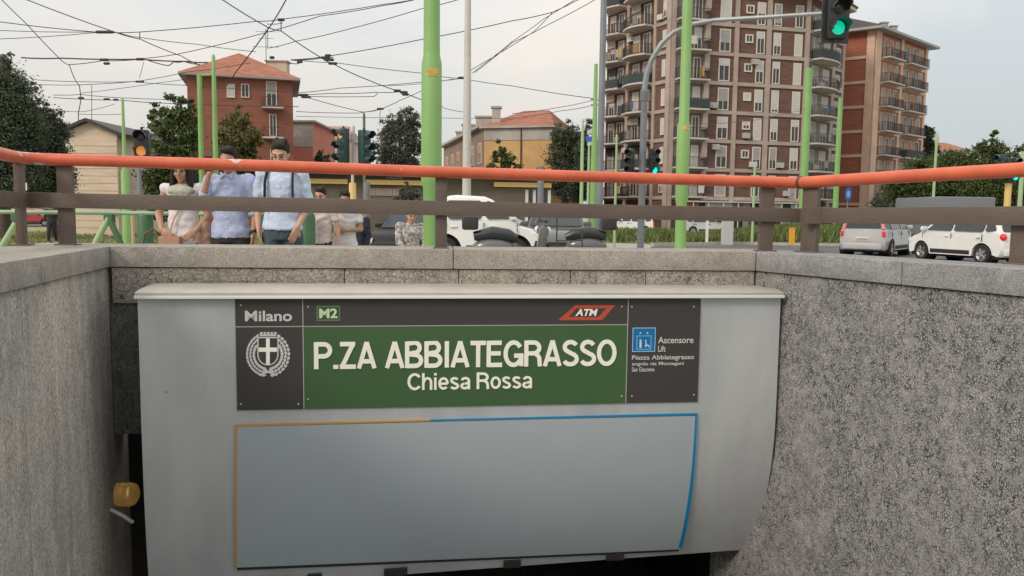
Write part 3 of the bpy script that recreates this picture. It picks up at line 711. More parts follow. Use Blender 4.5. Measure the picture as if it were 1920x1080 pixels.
for s_ in (-1, 1):
    for i in range(13):
        a = PI*(.50 + s_*(-.06) ) ; t = i/12
        ang = PI/2 + s_*(-1)*(.12 + t*1.05)*PI*.72
        cx, cy = 503 + 33*math.cos(ang), 664 + 34*math.sin(ang)
        for rr2, dl in ((1.0, .0), (.80, .5), (1.18, .5)):
            cx, cy = 503 + 33*rr2*math.cos(ang + s_*dl*.12), 664 + 34*rr2*math.sin(ang + s_*dl*.12)
            ta = ang - s_*PI/2 + (.35*s_ if rr2 > 1 else (-.35*s_ if rr2 < 1 else 0)); L_, W_ = (6.2, 2.3) if s_ < 0 else (4.4, 3.2)
            if abs(cx-503) < 19 and cy < 684: continue
            dx, dy = math.cos(ta), math.sin(ta)
            ply([(cx - dx*L_, cy - dy*L_), (cx - dy*W_, cy + dx*W_), (cx + dx*L_, cy + dy*L_), (cx + dy*W_, cy - dx*W_)], .0100 + .0004*((i+int(rr2*5)) % 3))
strip([(487,703),(512,693)], .010); strip([(520,703),(494,693)], .010, .0106)
em = mb.build('city_arms', [M_SIL, M_DARK, M_CREAM], sg)
# poster
c4 = [suz(445, 1062), suz(1272, 1027), suz(1304, 779), suz(445, 799)]
po = face_sheet(0, 0, 0, 0, .006, .006, 'poster', M_POST, sg, nz=24, corners=c4)
def edge_strip(p0, p1, w0, w1, name, m, o=.004, side='v'):
    a, b = suz(*p0), suz(*p1)
    if side == 'v': cs = [a, (a[0]+w0, a[1]), (b[0]+w1, b[1]), b]
    else: cs = [a, b, (b[0], b[1]+w1), (a[0], a[1]+w0)]
    return face_sheet(0, 0, 0, 0, o, .009, name, m, po, nz=20 if side == 'v' else 2, corners=cs)
edge_strip((441,1062),(442,798), .012, .012, 'poster_edge', M_YEL); edge_strip((442,799),(806,788.5), .012, .008, 'poster_edge', M_YEL, side='h')
edge_strip((806,788),(1306,777), .006, .010, 'poster_edge', M_BLU, side='h')
edge_strip((1271,1024),(1302,778), .025, .012, 'poster_edge', M_BLU)
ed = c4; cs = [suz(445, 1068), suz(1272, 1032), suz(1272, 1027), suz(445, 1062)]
face_sheet(0, 0, 0, 0, .001, .006, 'poster_shadow_strip', mat('painted_poster_shadow', (.03,.035,.04), .6), po, nz=2, corners=cs)  # dark strip painted in as the shadow along the poster's bottom
for x, y, w_ in ((742, 1063, 44), (960, 1054, 34), (1152, 1046, 36), (590, 1069, 26)):
    u_, z_ = suz(x, y); z_ = ZB + .03; hw = w_/2/F*4.5; mb = MB()
    a = SP(u_, z_, .008); M = Matrix.Translation(a) @ Matrix.Rotation(math.atan2(SU.y, SU.x), 4, 'Z'); mb.box(-hw, hw, -.012, .02, -.022, .022, M); mb.build('bracket', mat('black_plastic', (.02,.02,.02), .5), sg, bevel=.003)
for x, y in ((452,572),(452,757),(560,757),(578,575),(1165,575),(578,748),(1165,742),(1184,575),(1300,575),(1300,740),(1184,742)):
    mb = MB(); u_, z_ = suz(x, y); mb.ell((0,0,0), .0055, .003, .0055, 10, 5, None); mb.v = [tuple(Vector(v) + SP(u_, z_, .0088)) for v in mb.v]; mb.build('screw', M_LINE, sg, smooth=60)
mb = MB(); u_, z_ = suz(312, 735); M = Matrix.Translation(SP(u_, z_, .001)); mb.ell((0,0,0), .004, .003, .004, 8, 5, M); mb.build('rivet', M_DARK, sg)
# ================================================================== buildings
class Facade:
    """vertical plane through plan points a (left in view) and b (right); n faces the viewer"""
    def __init__(s, a, b):
        s.a, s.b = Vector(a), Vector(b); s.u = (s.b - s.a).normalized(); s.n = Vector((s.u.y, -s.u.x)); s.w = (s.b - s.a).length
        s.ang = math.atan2(s.u.y, s.u.x)
    def U(s, x, y=170): p = on_line(s.a, s.b, x, y); return (Vector((p.x, p.y)) - s.a).dot(s.u)
    def Z(s, x, y): return on_line(s.a, s.b, x, y).z
    def M(s, u=0, z=0, n=0): p = s.a + s.u*u + s.n*n; return Matrix.Translation((p.x, p.y, z)) @ Matrix.Rotation(s.ang, 4, 'Z')
    def box(s, mb, u0, u1, z0, z1, n0, n1): mb.box(u0, u1, -n1, -n0, z0, z1, s.M())
    def part(s, name, u0, u1, z0, z1, n0, n1, m, parent): mb = MB(); s.box(mb, u0, u1, z0, z1, n0, n1); return mb.build(name, m, parent)
def isect(F0, r): pass
MC = {}
def cached(key, fn):
    if key not in MC: MC[key] = fn()
    return MC[key]
def place(name, me, F_, u, z, n, parent):
    o = bpy.data.objects.new(name, me); COL.objects.link(o); o.parent = parent
    if parent.type == 'EMPTY': o.matrix_parent_inverse = parent.matrix_basis.inverted(); o.matrix_basis = F_.M(u, z, n)
    return o                                                  # sub-parts stay at the parent's origin
M_BR1 = mat('dark_red_brick', (.150,.082,.064), .9, var=.25, scale=.9, stretch=(1,1,5))
M_BR2 = mat('orange_red_brick', (.35,.125,.078), .9, var=.20, scale=.9, stretch=(1,1,6))
M_BR3 = mat('warm_red_brick', (.27,.105,.07), .9, var=.15, scale=.6, stretch=(1,1,4))
M_BAND = mat('pinkish_concrete', (.40,.325,.28), .85, var=.15, scale=.7)
M_BANDB = mat('pinkish_concrete_peach', (.66,.46,.34), .85, var=.15, scale=.7)
M_SLAB = mat('balcony_slab', (.52,.48,.44), .85, var=.15, scale=2)
M_SHUT = mat('shutter_white', (.56,.55,.51), .7, var=.12, scale=2, stretch=(1,1,9))
M_SHUTG = mat('shutter_grey', (.36,.35,.33), .7, var=.2, scale=2, stretch=(1,1,9))
M_GLS = mat('window_glass', (.035,.04,.045), .12, spec=.6)
M_FRM = mat('window_frame', (.62,.58,.52), .6)
M_RAILD = mat('dark_iron', (.035,.035,.037), .6)
M_CLOTH = mat('balcony_screen', (.045,.055,.06), .9)
M_TILE = mat('roof_tiles', (.34,.135,.085), .9, var=.3, scale=1.2, stretch=(1,1,4))
M_STUC = mat('grey_stucco', (.42,.39,.36), .9, var=.2, scale=.5)
M_DOORP = mat('peach_door', (.50,.27,.17), .8, var=.3, scale=1.0)

def window(F_, u0, u1, z0, z1, parent, cover=.55, shut=None, fr=.09):
    w_, h_2 = round(u1-u0, 2), round(z1-z0, 2)
    def mk():
        mb = MB(); mb.box(0, fr, -.10, 0, 0, h_2); mb.box(w_-fr, w_, -.10, 0, 0, h_2); mb.box(fr, w_-fr, -.10, 0, h_2-fr, h_2); mb.box(fr, w_-fr, -.12, 0, 0, fr)
        mb.box(w_/2-.03, w_/2+.03, -.07, 0, fr, h_2-fr); return mb.mesh('window', M_FRM)
    o = place('window', cached(('w', w_, h_2), mk), F_, u0, z0, .002, parent)
    def mp_(): mb = MB(); mb.box(fr, w_-fr, -.05, 0, fr, h_2-fr); return mb.mesh('pane', M_GLS)
    place('pane', cached(('p', w_, h_2), mp_), F_, 0, 0, 0, o)
    if cover > 0:
        c = round(cover*10)/10
        def ms_():
            mb = MB(); zc = fr + (h_2-2*fr)*(1-c); k = max(2, int((h_2-fr-zc)/.14)); dz = (h_2-fr-zc)/k
            for i in range(k): mb.box(fr, w_-fr, -.085 - .006*(i % 2), -.052, zc+i*dz, zc+(i+1)*dz-.012)
            return mb.mesh('shutter', shut or M_SHUT)
        place('shutter', cached(('s', w_, h_2, c, (shut or M_SHUT).name), ms_), F_, 0, 0, 0, o)
    return o
def balcony(F_, u0, u1, z, parent, depth=1.0, bulge=.25, rail='bars', h=1.0, slab=None):
    w_ = round(u1-u0, 2); n = 8
    pts = [(0, 0)] + [(w_*i/n, -(depth + bulge*math.sin(PI*i/n))) for i in range(n+1)] + [(w_, 0)]
    def mk(): mb = MB(); mb.prism(pts, -.17, .0, (0,0,0), (1,0,0), (0,1,0), (0,0,1)); return mb.mesh('balcony', slab or M_SLAB)
    o = place('balcony', cached(('b', w_, depth, bulge, (slab or M_SLAB).name), mk), F_, u0, z, .004, parent)
    def mr():
        mb = MB(); P_ = [Vector((x*.985 + w_*.0075, y + .05 if y < 0 else -.05, 0)) for x, y in pts]
        if rail == 'panel':
            for a, b in zip(P_[:-1], P_[1:]): mb.add([a + Vector((0,0,.06)), b + Vector((0,0,.06)), b + Vector((0,0,h*.92)), a + Vector((0,0,h*.92))], [(0,1,2,3)])
        tot = 0
        for a, b in zip(P_[:-1], P_[1:]):
            l = (b-a).length; k = max(1, int(l/.13))
            if rail == 'bars':
                for i in range(k): p = a.lerp(b, i/k); mb.box(p.x-.012, p.x+.012, p.y-.012, p.y+.012, 0, h)
        mb.tube([p + Vector((0,0,h)) for p in P_], .028, 5); mb.tube([p + Vector((0,0,.10)) for p in P_], .018, 4)
        return mb.mesh('railing', M_RAILD if rail == 'bars' else M_CLOTH)
    place('railing', cached(('r', w_, depth, bulge, rail), mr), F_, 0, 0, 0, o)
    return o
def solve(a, slope, xpx, ypx=170):                            # corner: from plan point a along dY/dX = slope to image column
    d = ray(xpx, ypx); p = cross(Vector((0,0)), Vector((d.x, d.y)), Vector(a), Vector((1, slope))); return p

# ---- tall brick tower
dA = ray(1257, 170); A = Vector((dA.x, dA.y)) * (81.8/dA.y)
B = solve(A, .25, 1512); Lp = solve(A, -1.9, 1137); Rp = solve(B, 1.05, 1579)
tw = thing('apartment_tower', 'tall dark brick apartment tower with pinkish concrete pillars and floor bands', 'building', (A.x, A.y, -.3))
FL_, FF, FR_ = Facade(Lp, A), Facade(A, B), Facade(B, Rp)
ZH = 31.2; zk = lambda k: 3.1 + 2.907*k; ZR = 24.1
um = FF.U(1437)
bk = Vector((Lp.x+4, Lp.y+12)); bk2 = Vector((Rp.x-5, Rp.y+12)); Pm = A + FF.u*um
def solid(name, poly, z0, z1, m, parent): mb = MB(); mb.prism([(p.x, p.y) for p in poly], z0, z1, (0,0,0), (1,0,0), (0,1,0), (0,0,1)); return mb.build(name, m, parent)
solid('brick_wall', [Lp, A, Pm, Pm + FF.n*-14, bk], -.3, ZH, M_BR1, tw); solid('brick_wall', [Pm + FF.u*.004, B, Rp, bk2, Pm + FF.n*-14 + FF.u*.004], -.3, ZR-.1, M_BR1, tw)
def roofslab(poly, z0, z1, name, m): return solid(name, poly, z0, z1, m, tw)
ov = 1.2
e_ = [Pm + FF.n*ov, B + FF.n*ov + FR_.n*.3 - FF.u*.6, B + FF.n*ov*.8 + FR_.n*ov*.8, Rp + FR_.n*ov, bk2, Pm + FF.n*-14]
roofslab(e_, ZR-.1, ZR+.25, 'eave', mat('cream_eave', (.62,.56,.46), .8)); roofslab([p + (p - (Pm+bk2)/2).normalized()*.15 for p in e_], ZR+.25, ZR+.42, 'roof_edge', M_RAILD)
solid('eave', [Lp + FL_.n, A + FL_.n*.6 + FF.n*.6, Pm + FF.n*1, Pm + FF.n*-14, bk], ZH, ZH+.4, MATS['cream_eave'], tw)
for F_, xs in ((FF, ((1250.5,1263.5),(1373.5,1381),(1433,1441.5),(1505,1513))), (FL_, ((1175,1179.5),(1225,1229.5))), (FR_, ((1556,1561.5),(1575,1579)))):
    for x0, x1 in xs:
        a, b = (F_.U(x0) if x0 != 1250.5 else 0), F_.U(x1); hi = ZH if (F_ is FL_ or (F_ is FF and x1 < 1445)) else ZR - .1
        F_.part('pillar', a, b, -.3, hi, .0, .17, M_BAND, tw)
FL_.part('pillar', FL_.w - .62, FL_.w - .005, -.3, ZH, .0, .17, M_BAND, tw)
for k in range(10):
    z = zk(k)
    FL_.part('floor_band', .0, FL_.w-.64, z-.2, z+.16, .0, .12, M_BAND, tw)
    if k < 10:
        FF.part('floor_band', .05 + FF.U(1263.5), um - .1 if k > 6 else FF.w - .02, z-.2, z+.16, .0, .12, M_BAND, tw)
    if k < 7: FR_.part('floor_band', .02, FR_.w, z-.2, z+.16, .0, .12, M_BAND, tw)
rnd = random.Random(5)
for k in range(-1, 9):
    z = zk(k); low = k == -1
    if low: z = .0
    for x0, x1, kind in ((1345.5,1366,'tall'),(1393.5,1408,'small'),(1414.5,1429.5,'tall'),(1446,1460,'tall'),(1485.5,1500,'tall')):
        if k >= 7 and x0 > 1440: continue
        a, b = FF.U(x0), FF.U(x1)
        if kind == 'small': window(FF, a, b, z+1.25, z+2.1, tw, rnd.choice((0, 0, .5, 1)), None, .13)
        else: window(FF, a, b, z+.2, z+2.45, tw, rnd.choice((.5, .6, .6, 1, .9, .3)), M_SHUT if rnd.random() < .75 else M_SHUTG)
    # loggia beside the thick corner pillar: flat back coloured dark for the shade of a recess, door, slab
    if not low:
        a, b = FF.U(1264), FF.U(1323)
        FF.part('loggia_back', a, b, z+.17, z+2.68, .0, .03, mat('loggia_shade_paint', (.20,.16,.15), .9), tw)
        FF.part('pier', FF.U(1316), FF.U(1325), z+1.1, z+2.68, .03, .5, M_BAND, tw)
        balcony(FF, a, b, z+.17, tw, 1.0, .0, rnd.choice(('bars','bars','panel')))
        window(FF, FF.U(1298), FF.U(1312), z+.2, z+2.4, tw, rnd.choice((0,.5,1)), None)
    # left facade
    if not low:
        for x0, x1 in ((1139.5,1173.5),(1182,1223)):
            a, b = FL_.U(x0), FL_.U(x1); balcony(FL_, a, b, z+.17, tw, 1.15, .55, rnd.choice(('bars','bars','bars','panel')))
            w_ = (b-a); window(FL_, a+w_*.12, a+w_*.42, z+.2, z+2.45, tw, rnd.choice((.5,1,.6,.3)), rnd.choice((M_SHUTG, M_SHUT))); window(FL_, a+w_*.58, a+w_*.88, z+.2, z+2.45, tw, rnd.choice((.5,1,0)), M_SHUTG)
            if rnd.random() < .6: FL_.part('awning', a+w_*.1, a+w_*.5, z+1.9, z+2.6, .3, .36, rnd.choice((M_SHUTG, M_CLOTH, M_BAND)), tw)
        window(FL_, FL_.U(1241), FL_.U(1248), z+.5, z+2.2, tw, rnd.choice((1,.6,1)), M_SHUT)
        if k < 7:
            a, b = FR_.U(1517), FR_.U(1554); balcony(FR_, a, b, z+.17, tw, 1.2, .5, rnd.choice(('bars','panel')))
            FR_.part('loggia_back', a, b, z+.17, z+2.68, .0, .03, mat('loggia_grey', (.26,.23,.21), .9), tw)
            w_ = b-a; window(FR_, a+w_*.1, a+w_*.35, z+.2, z+2.45, tw, .6, M_SHUTG); window(FR_, a+w_*.6, a+w_*.92, z+.2, z+2.45, tw, .5, M_SHUT)
            window(FR_, FR_.U(1564), FR_.U(1572), z+.3, z+2.3, tw, rnd.choice((.6,1)), M_SHUTG)
# things people fix to a facade
for i in range(26):
    F_, lo, hi = rnd.choice(((FF, 1266, 1500), (FL_, 1142, 1238), (FR_, 1518, 1570))); k = rnd.randrange(0, 6 if F_ is not FL_ else 8); u_ = F_.U(rnd.uniform(lo, hi)); z = zk(k) + rnd.choice((.35, .35, 2.0))
    mb = MB(); F_.box(mb, u_, u_+.8, z, z+.55, .05, .40); mb.build('air_conditioner', rnd.choice((M_SHUT, M_STUC)), tw, bevel=.03)
for i in range(22):
    F_, k = rnd.choice((FF, FL_, FL_, FR_)), rnd.randrange(0, 7); x0, x1 = {id(FF): (1266, 1312), id(FL_): (1142, 1220), id(FR_): (1520, 1550)}[id(F_)]; u_ = F_.U(rnd.uniform(x0, x1)); z = zk(k) + .25
    me = foliage_mesh('potted_plant', [(0, 0, .45, .35, .3, .45)], 180, .07, LEAF['mid'], seed=i) if False else None
    w_ = rnd.uniform(.5, 1.1); F_.part('laundry', u_, u_+w_, z+rnd.uniform(.1, .3), z+1.05, 1.22, 1.25, rnd.choice((M_SHUT, M_BAND, mat('laundry_blue', (.12,.17,.30), .9), mat('laundry_ochre', (.45,.30,.12), .9), M_CLOTH)), tw)
# shops at its foot
M_SHOP = [mat('shop_white', (.66,.65,.62), .6), mat('shop_orange', (.48,.17,.06), .6), mat('shop_grey', (.25,.26,.27), .6), mat('shop_sand', (.50,.36,.24), .6), mat('shop_dark', (.03,.03,.032), .4)]
xs = [1265,1283,1309,1320,1340,1372,1390,1405,1444,1463,1480,1500]
for i, (a, b) in enumerate(zip(xs[:-1], xs[1:])):
    m = M_SHOP[(4,1,4,0,0,2,3,4,0,4,0)[i]]; u0, u1 = FF.U(a, 385), FF.U(b, 385)
    FF.part('shop_fascia', u0, u1-.05, 1.75, 2.65, .18, .30, m, tw); FF.part('shop_front', u0+.1, u1-.15, -.25, 1.7, .18, .24, M_SHOP[4] if i % 3 else M_SHOP[2], tw)
FF.part('canopy', FF.U(1265,375), FF.w, 2.66, 2.80, .0, 1.0, M_SLAB, tw)
for i in range(9):
    u = .8 + i*FF.w/9.2; mb = MB(); p = FF.M(u, 0, .9).translation; mb.tube([(p.x,p.y,-.28),(p.x,p.y,2.66)], .06, 8); mb.build('canopy_post', mat('pale_post', (.55,.52,.48), .6), tw)

# ---- right-hand brick block
dK = ray(1636, 170); K_ = Vector((dK.x, dK.y)) * (97/dK.y)
GL_ = solve(K_, -.73, 1555); GR = solve(K_, .88, 1735)
rb = thing('apartment_block', 'orange red brick apartment block with grey eaves and balconies, right of the dark tower', 'building', (K_.x, K_.y, -.3))
G1, G2 = Facade(GL_, K_), Facade(K_, GR); zq = lambda k: 2.97 + 2.893*k; ZE = 23.3
solid('brick_wall', [GL_, K_, GR, GR + Vector((-9, 9)), GL_ + Vector((2, 14))], -.3, ZE, M_BR2, rb)
G1.part('pillar', G1.w-.85, G1.w+.0, -.3, ZE, .0, .14, M_BANDB, rb)
for x0, x1 in ((1637,1647),(1684.5,1689),(1730.5,1734.5)): G2.part('pillar', G2.U(x0), G2.U(x1), -.3, ZE, .0, .16, M_BANDB, rb)
for k in range(7):
    G1.part('floor_band', 0, G1.w-.86, zq(k)-.2, zq(k)+.15, .0, .10, M_BANDB, rb); G2.part('floor_band', G2.U(1649), G2.w-.6, zq(k)-.2, zq(k)+.15, .0, .10, M_BANDB, rb)
for k in range(-1, 7):
    z = zq(k) if k >= 0 else 0
    for x0, x1, rk in ((1650,1683,0),(1690,1729,1)):
        a, b = G2.U(x0), G2.U(x1); w_ = b-a
        G2.part('stucco_panel', a+w_*.02, a+w_*.98, z+.17, z+2.66, .0, .03, M_DOORP, rb)
        if k >= 0: balcony(G2, a + (0 if rk == 0 else .1), b - (w_*.1 if rk == 0 else w_*.12), z+.17, rb, 1.1, .0, rnd.choice(('bars','bars','panel')))
        window(G2, a+w_*.08, a+w_*.26, z+.2, z+2.4, rb, rnd.choice((0,.5,1)), M_SHUTG); window(G2, a+w_*.4, a+w_*.58, z+.2, z+2.4, rb, rnd.choice((0,.5,0)), M_DOORP)
        window(G2, a+w_*.72, a+w_*.94, z+.2, z+2.4, rb, rnd.choice((0,.6,.3)), M_SHUTG)
# eaves and shallow gable
def fpoly(F_, pts, n0, n1, name, m, parent): mb = MB(); p0 = F_.a; mb.prism(pts, n0, n1, (p0.x,p0.y,0), (F_.u.x,F_.u.y,0), (0,0,1), (F_.n.x,F_.n.y,0)); return mb.build(name, m, parent)
gw = G1.w; fpoly(G1, [(-2, ZE+.3), (gw+.1, ZE+.3), (gw+.1, ZE+.55), (gw-7.5, ZE+3.1), (-2, ZE+1.3)], -.3, .2, 'gable', mat('beige_render', (.60,.49,.36), .85), rb)
er = [GL_ + G1.n*1.0 - G1.u*2, K_ + G1.n*1.0 + G2.n*1.0, GR + G2.n*1.0 + G2.u*1.4, GR + Vector((-9, 9)) + G2.u*1.4, GL_ + Vector((2, 14))]
solid('eave', er, ZE, ZE+.28, mat('grey_eave', (.36,.36,.35), .8), rb)
Mr = MB(); r0 = G1.a + G1.u*(gw-7.5); dr = -G2.n*0 + G2.u*G2.w
q = [K_ + G1.n*.5 + G2.n*.4, GR + G2.n*.4 + G2.u*.8, r0 + G2.u*(G2.w-4), r0 + G1.n*.5]
Mr.add([(q[0].x,q[0].y,ZE+.6),(q[1].x,q[1].y,ZE+.6),(q[2].x,q[2].y,ZE+3.2),(q[3].x,q[3].y,ZE+3.2),(q[0].x,q[0].y,ZE+.3),(q[1].x,q[1].y,ZE+.3),(q[2].x,q[2].y,ZE+.3),(q[3].x,q[3].y,ZE+.3)], [(0,1,2,3),(4,7,6,5),(0,4,5,1),(1,5,6,2),(2,6,7,3),(3,7,4,0)])
Mr.build('roof', mat('dark_sheet_roof', (.10,.10,.10), .7), rb)
for t in (.25, .42):
    p = K_.lerp(GR, t) - G2.n*.8; mb = MB(); mb.box(p.x-.4, p.x+.4, p.y-.4, p.y+.4, ZE+.5, ZE+1.5); mb.box(p.x-.5, p.x+.5, p.y-.5, p.y+.5, ZE+1.5, ZE+1.62); mb.build('chimney', M_STUC, rb)

# ---- left brick house with a hipped tile roof
def fpt(x, Y, y=170): d = ray(x, y); return Vector((d.x, d.y)) * (Y/d.y)
H0, H1 = fpt(351, 80.5), fpt(549, 83.3); HF = Facade(H0, H1); HB0, HB1 = H0 - HF.n*11, H1 - HF.n*11 
lb = thing('apartment_house', 'five storey red brick house with orange hipped tile roof on the left', 'building', (H0.x, H0.y, -.3))
ZE = HF.Z(450, 147)
solid('brick_wall', [H0, H1, HB1, HB0], -.3, ZE, M_BR3, lb)
o_ = .75; c4_ = [H0 + HF.n*o_ - HF.u*o_, H1 + HF.n*o_ + HF.u*o_, HB1 - HF.n*o_ + HF.u*o_, HB0 - HF.n*o_ - HF.u*o_]
solid('eave', c4_, ZE, ZE+.22, mat('grey_eave2', (.33,.28,.25), .8), lb)
ra_ = H0 + HF.u*(HF.w*.5-.3) - HF.n*4.8; rb_ = H0 + HF.u*(HF.w*.5+.3) - HF.n*6.2; zr_ = HF.Z(450, 100) + .9
mb = MB(); vs = [(p.x, p.y, ZE+.22) for p in c4_] + [(ra_.x, ra_.y, zr_), (rb_.x, rb_.y, zr_)]
mb.add(vs, [(0,1,4),(1,2,5,4),(2,3,5),(3,0,4,5),(3,2,1,0)]); mb.build('roof', M_TILE, lb)
pc = H0 + HF.u*(HF.w*.86) - HF.n*6.5; mb = MB(); mb.box(pc.x-1.1, pc.x+1.1, pc.y-.6, pc.y+.6, ZE+.4, ZE+2.9); mb.build('chimney', mat('cream_render', (.55,.47,.36), .9), lb)
mb = MB(); mb.box(pc.x-1.25, pc.x+1.25, pc.y-.75, pc.y+.75, ZE+2.9, ZE+3.05); mb.build('chimney_cap', M_STUC, lb)
for x in (425, 452): window(HF, HF.U(x), HF.U(x+15.5), HF.Z(x, 183), HF.Z(x, 157), lb, 1 if x == 425 else 0)
for x0, x1, yt, yb_ in ((499,519,152,200),(504,518,214,256)):
    window(HF, HF.U(x0), HF.U(x1), HF.Z(x0, yb_), HF.Z(x0, yt), lb, .5 if x0 == 499 else 0, M_SHUTG); balcony(HF, HF.U(491), HF.U(531), HF.Z(510, yb_+2), lb, 1.2, .0, 'bars', .95)
for zz in (6.0, 3.1):
    for x in (425, 452, 505): window(HF, HF.U(x), HF.U(x+15.5), zz, zz+1.5, lb, .5)
pa = H0 + HF.u*(HF.w*.74) - HF.n*5.5; mb = MB()
mb.tube([(pa.x, pa.y, ZE+1), (pa.x, pa.y, ZE+6.2)], .035, 6)
for z_, l_ in ((5.9, 1.1), (5.2, .8), (4.3, 1.4)): mb.tube([(pa.x-l_, pa.y, ZE+z_), (pa.x+l_, pa.y, ZE+z_)], .022, 5)
for i in range(6): mb.tube([(pa.x-1.2+i*.45, pa.y-.25, ZE+4.3), (pa.x-1.2+i*.45, pa.y+.25, ZE+4.3)], .015, 4)
mb.build('antenna', M_RAILD, lb)

# ---- far pink house, yellow house, cream house
def simple_house(name, label, x0, x1, Y0, Y1, ytop, wallm, roofm, rise, depth, wins, group=None, eave=.4, base=-.3, hip=.35, parts=None):
    a, b = fpt(x0, Y0, 300), fpt(x1, Y1, 300); F_ = Facade(a, b); zt_ = F_.Z((x0+x1)/2, ytop)
    r = thing(name, label, 'building', (a.x, a.y, base), 0, group)
    solid('wall', [a, b, b - F_.n*depth, a - F_.n*depth], base, zt_, wallm, r)
    c = [a + F_.n*eave - F_.u*eave, b + F_.n*eave + F_.u*eave, b - F_.n*(depth+eave) + F_.u*eave, a - F_.n*(depth+eave) - F_.u*eave]
    solid('eave', c, zt_, zt_+.2, M_STUC, r)
    g0, g1 = a + F_.u*F_.w*hip - F_.n*depth/2, a + F_.u*F_.w*(1-hip) - F_.n*depth/2; mb = MB()
    mb.add([(p.x, p.y, zt_+.2) for p in c] + [(g0.x, g0.y, zt_+.2+rise), (g1.x, g1.y, zt_+.2+rise)], [(0,1,5,4),(1,2,5),(2,3,4,5),(3,0,4),(3,2,1,0)]); mb.build('roof', roofm, r)
    for x, y0, wpx, hpx, cv in wins: window(F_, F_.U(x, 300), F_.U(x+wpx, 300), F_.Z(x, y0+hpx), F_.Z(x, y0), r, cv)
    return r, F_, zt_
M_PINK = mat('salmon_render', (.52,.20,.135), .9, var=.15, scale=.5); M_OCH = mat('ochre_render', (.56,.36,.16), .9, var=.15, scale=.5, col2=(.50,.30,.13)); M_CRM = mat('cream_boards', (.66,.54,.43), .85, var=.12, scale=.7, stretch=(1,1,6))
M_FLAT = mat('flat_roof_grey', (.20,.19,.18), .9)
r, F_, z_ = simple_house('apartment_house', 'narrow salmon house with grey top storey right of the hipped roof house', 549, 587, 97, 97, 229, M_PINK, M_FLAT, .5, 12, [(552,250,5,7,0),(561,250,5,7,0)])
F_.part('top_storey', 0, F_.w, z_-2.9, z_-.01, .0, .06, M_STUC, r)
r, F_, z_ = simple_house('apartment_house', 'pale pink distant houses with red roofs behind the traffic lights', 588, 655, 150, 150, 262, mat('faded_pink', (.52,.36,.33), .9, var=.2, scale=.3), mat('faded_tiles', (.40,.20,.17), .9, var=.2, scale=.5), 3.0, 14, [(594+i*9, 275+j*14, 4.5, 8, .5) for i in range(6) for j in range(3)], hip=.2)
r, F_, z_ = simple_house('apartment_house', 'ochre yellow building with a grey top band and orange tile roof, mid distance', 907, 1034, 86, 84, 240, M_OCH, M_TILE, 2.6, 16, [], hip=.30)
F_.part('top_band', 0, F_.w, z_-1.25, z_-.01, .0, .06, M_STUC, r)
mb = MB(); u_ = F_.U(977, 300); p = F_.M(u_, 0, .09).translation; mb.tube([(p.x,p.y,0),(p.x,p.y,z_-.1)], .07, 6); mb.build('downpipe', M_RAILD, r)
yl = r
Yb = fpt(907, 86, 300); Ya = fpt(832, 112, 300); YFc = Facade(Ya, Yb - Vector((.02, 0)))
yw = thing('apartment_house', 'brown side wing with roof chimneys running back from the ochre building', 'building', (Ya.x, Ya.y, -.3))
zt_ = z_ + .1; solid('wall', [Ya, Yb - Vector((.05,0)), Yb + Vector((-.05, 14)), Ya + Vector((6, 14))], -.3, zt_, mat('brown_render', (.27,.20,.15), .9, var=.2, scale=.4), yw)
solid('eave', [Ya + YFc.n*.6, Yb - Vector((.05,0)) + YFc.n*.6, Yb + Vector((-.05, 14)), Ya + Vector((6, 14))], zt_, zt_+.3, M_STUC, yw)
for i in range(6):
    t = .08 + i*.165; w0 = YFc.w*t; window(YFc, w0, w0+1.6, 6.6, 8.8, yw, .5, M_DOORP); window(YFc, w0, w0+1.6, 3.4, 5.6, yw, .5, M_DOORP)
    p = Ya.lerp(Yb, t+.05) - YFc.n*1.6; mb = MB(); s_ = .45; mb.box(p.x-s_, p.x+s_, p.y-s_, p.y+s_, zt_+.2, zt_+1.7+.5*(i % 2)); mb.box(p.x-s_*1.3, p.x+s_*1.3, p.y-s_*1.3, p.y+s_*1.3, zt_+1.7+.5*(i % 2), zt_+1.9+.5*(i % 2)); mb.build('chimney', M_STUC, yw)
# cream house on the left with a dark gable line
c0, c1 = fpt(128, 46, 300), fpt(221, 46, 300); CF = Facade(c0, c1)
cb = thing('cream_house', 'cream boarded house with a low dark edged gable between the dark trees', 'building', (c0.x, c0.y, -.3))
zl, zp, zr2 = CF.Z(130, 246), CF.Z(166, 229), CF.Z(221, 252); up_ = CF.U(166, 240)
fpoly(CF, [(0,-.3),(CF.w,-.3),(CF.w,zr2),(up_,zp),(0,zl)], -9, 0, 'wall', M_CRM, cb)
mb = MB(); mb.prism([(-.5,zl-.2),(up_,zp+.02),(CF.w+.4,zr2-.1),(CF.w+.4,zr2+.05),(up_,zp+.2),(-.5,zl)], -9.2, .35, (c0.x,c0.y,0), (CF.u.x,CF.u.y,0), (0,0,1), (CF.n.x,CF.n.y,0)); mb.build('roof', M_RAILD, cb)
nb = int((zl+.3)/.42)
for i in range(nb): CF.part('board', .02, CF.w-.02, -.28+i*.42, -.28+i*.42+.385, .002, .03, M_CRM, cb)
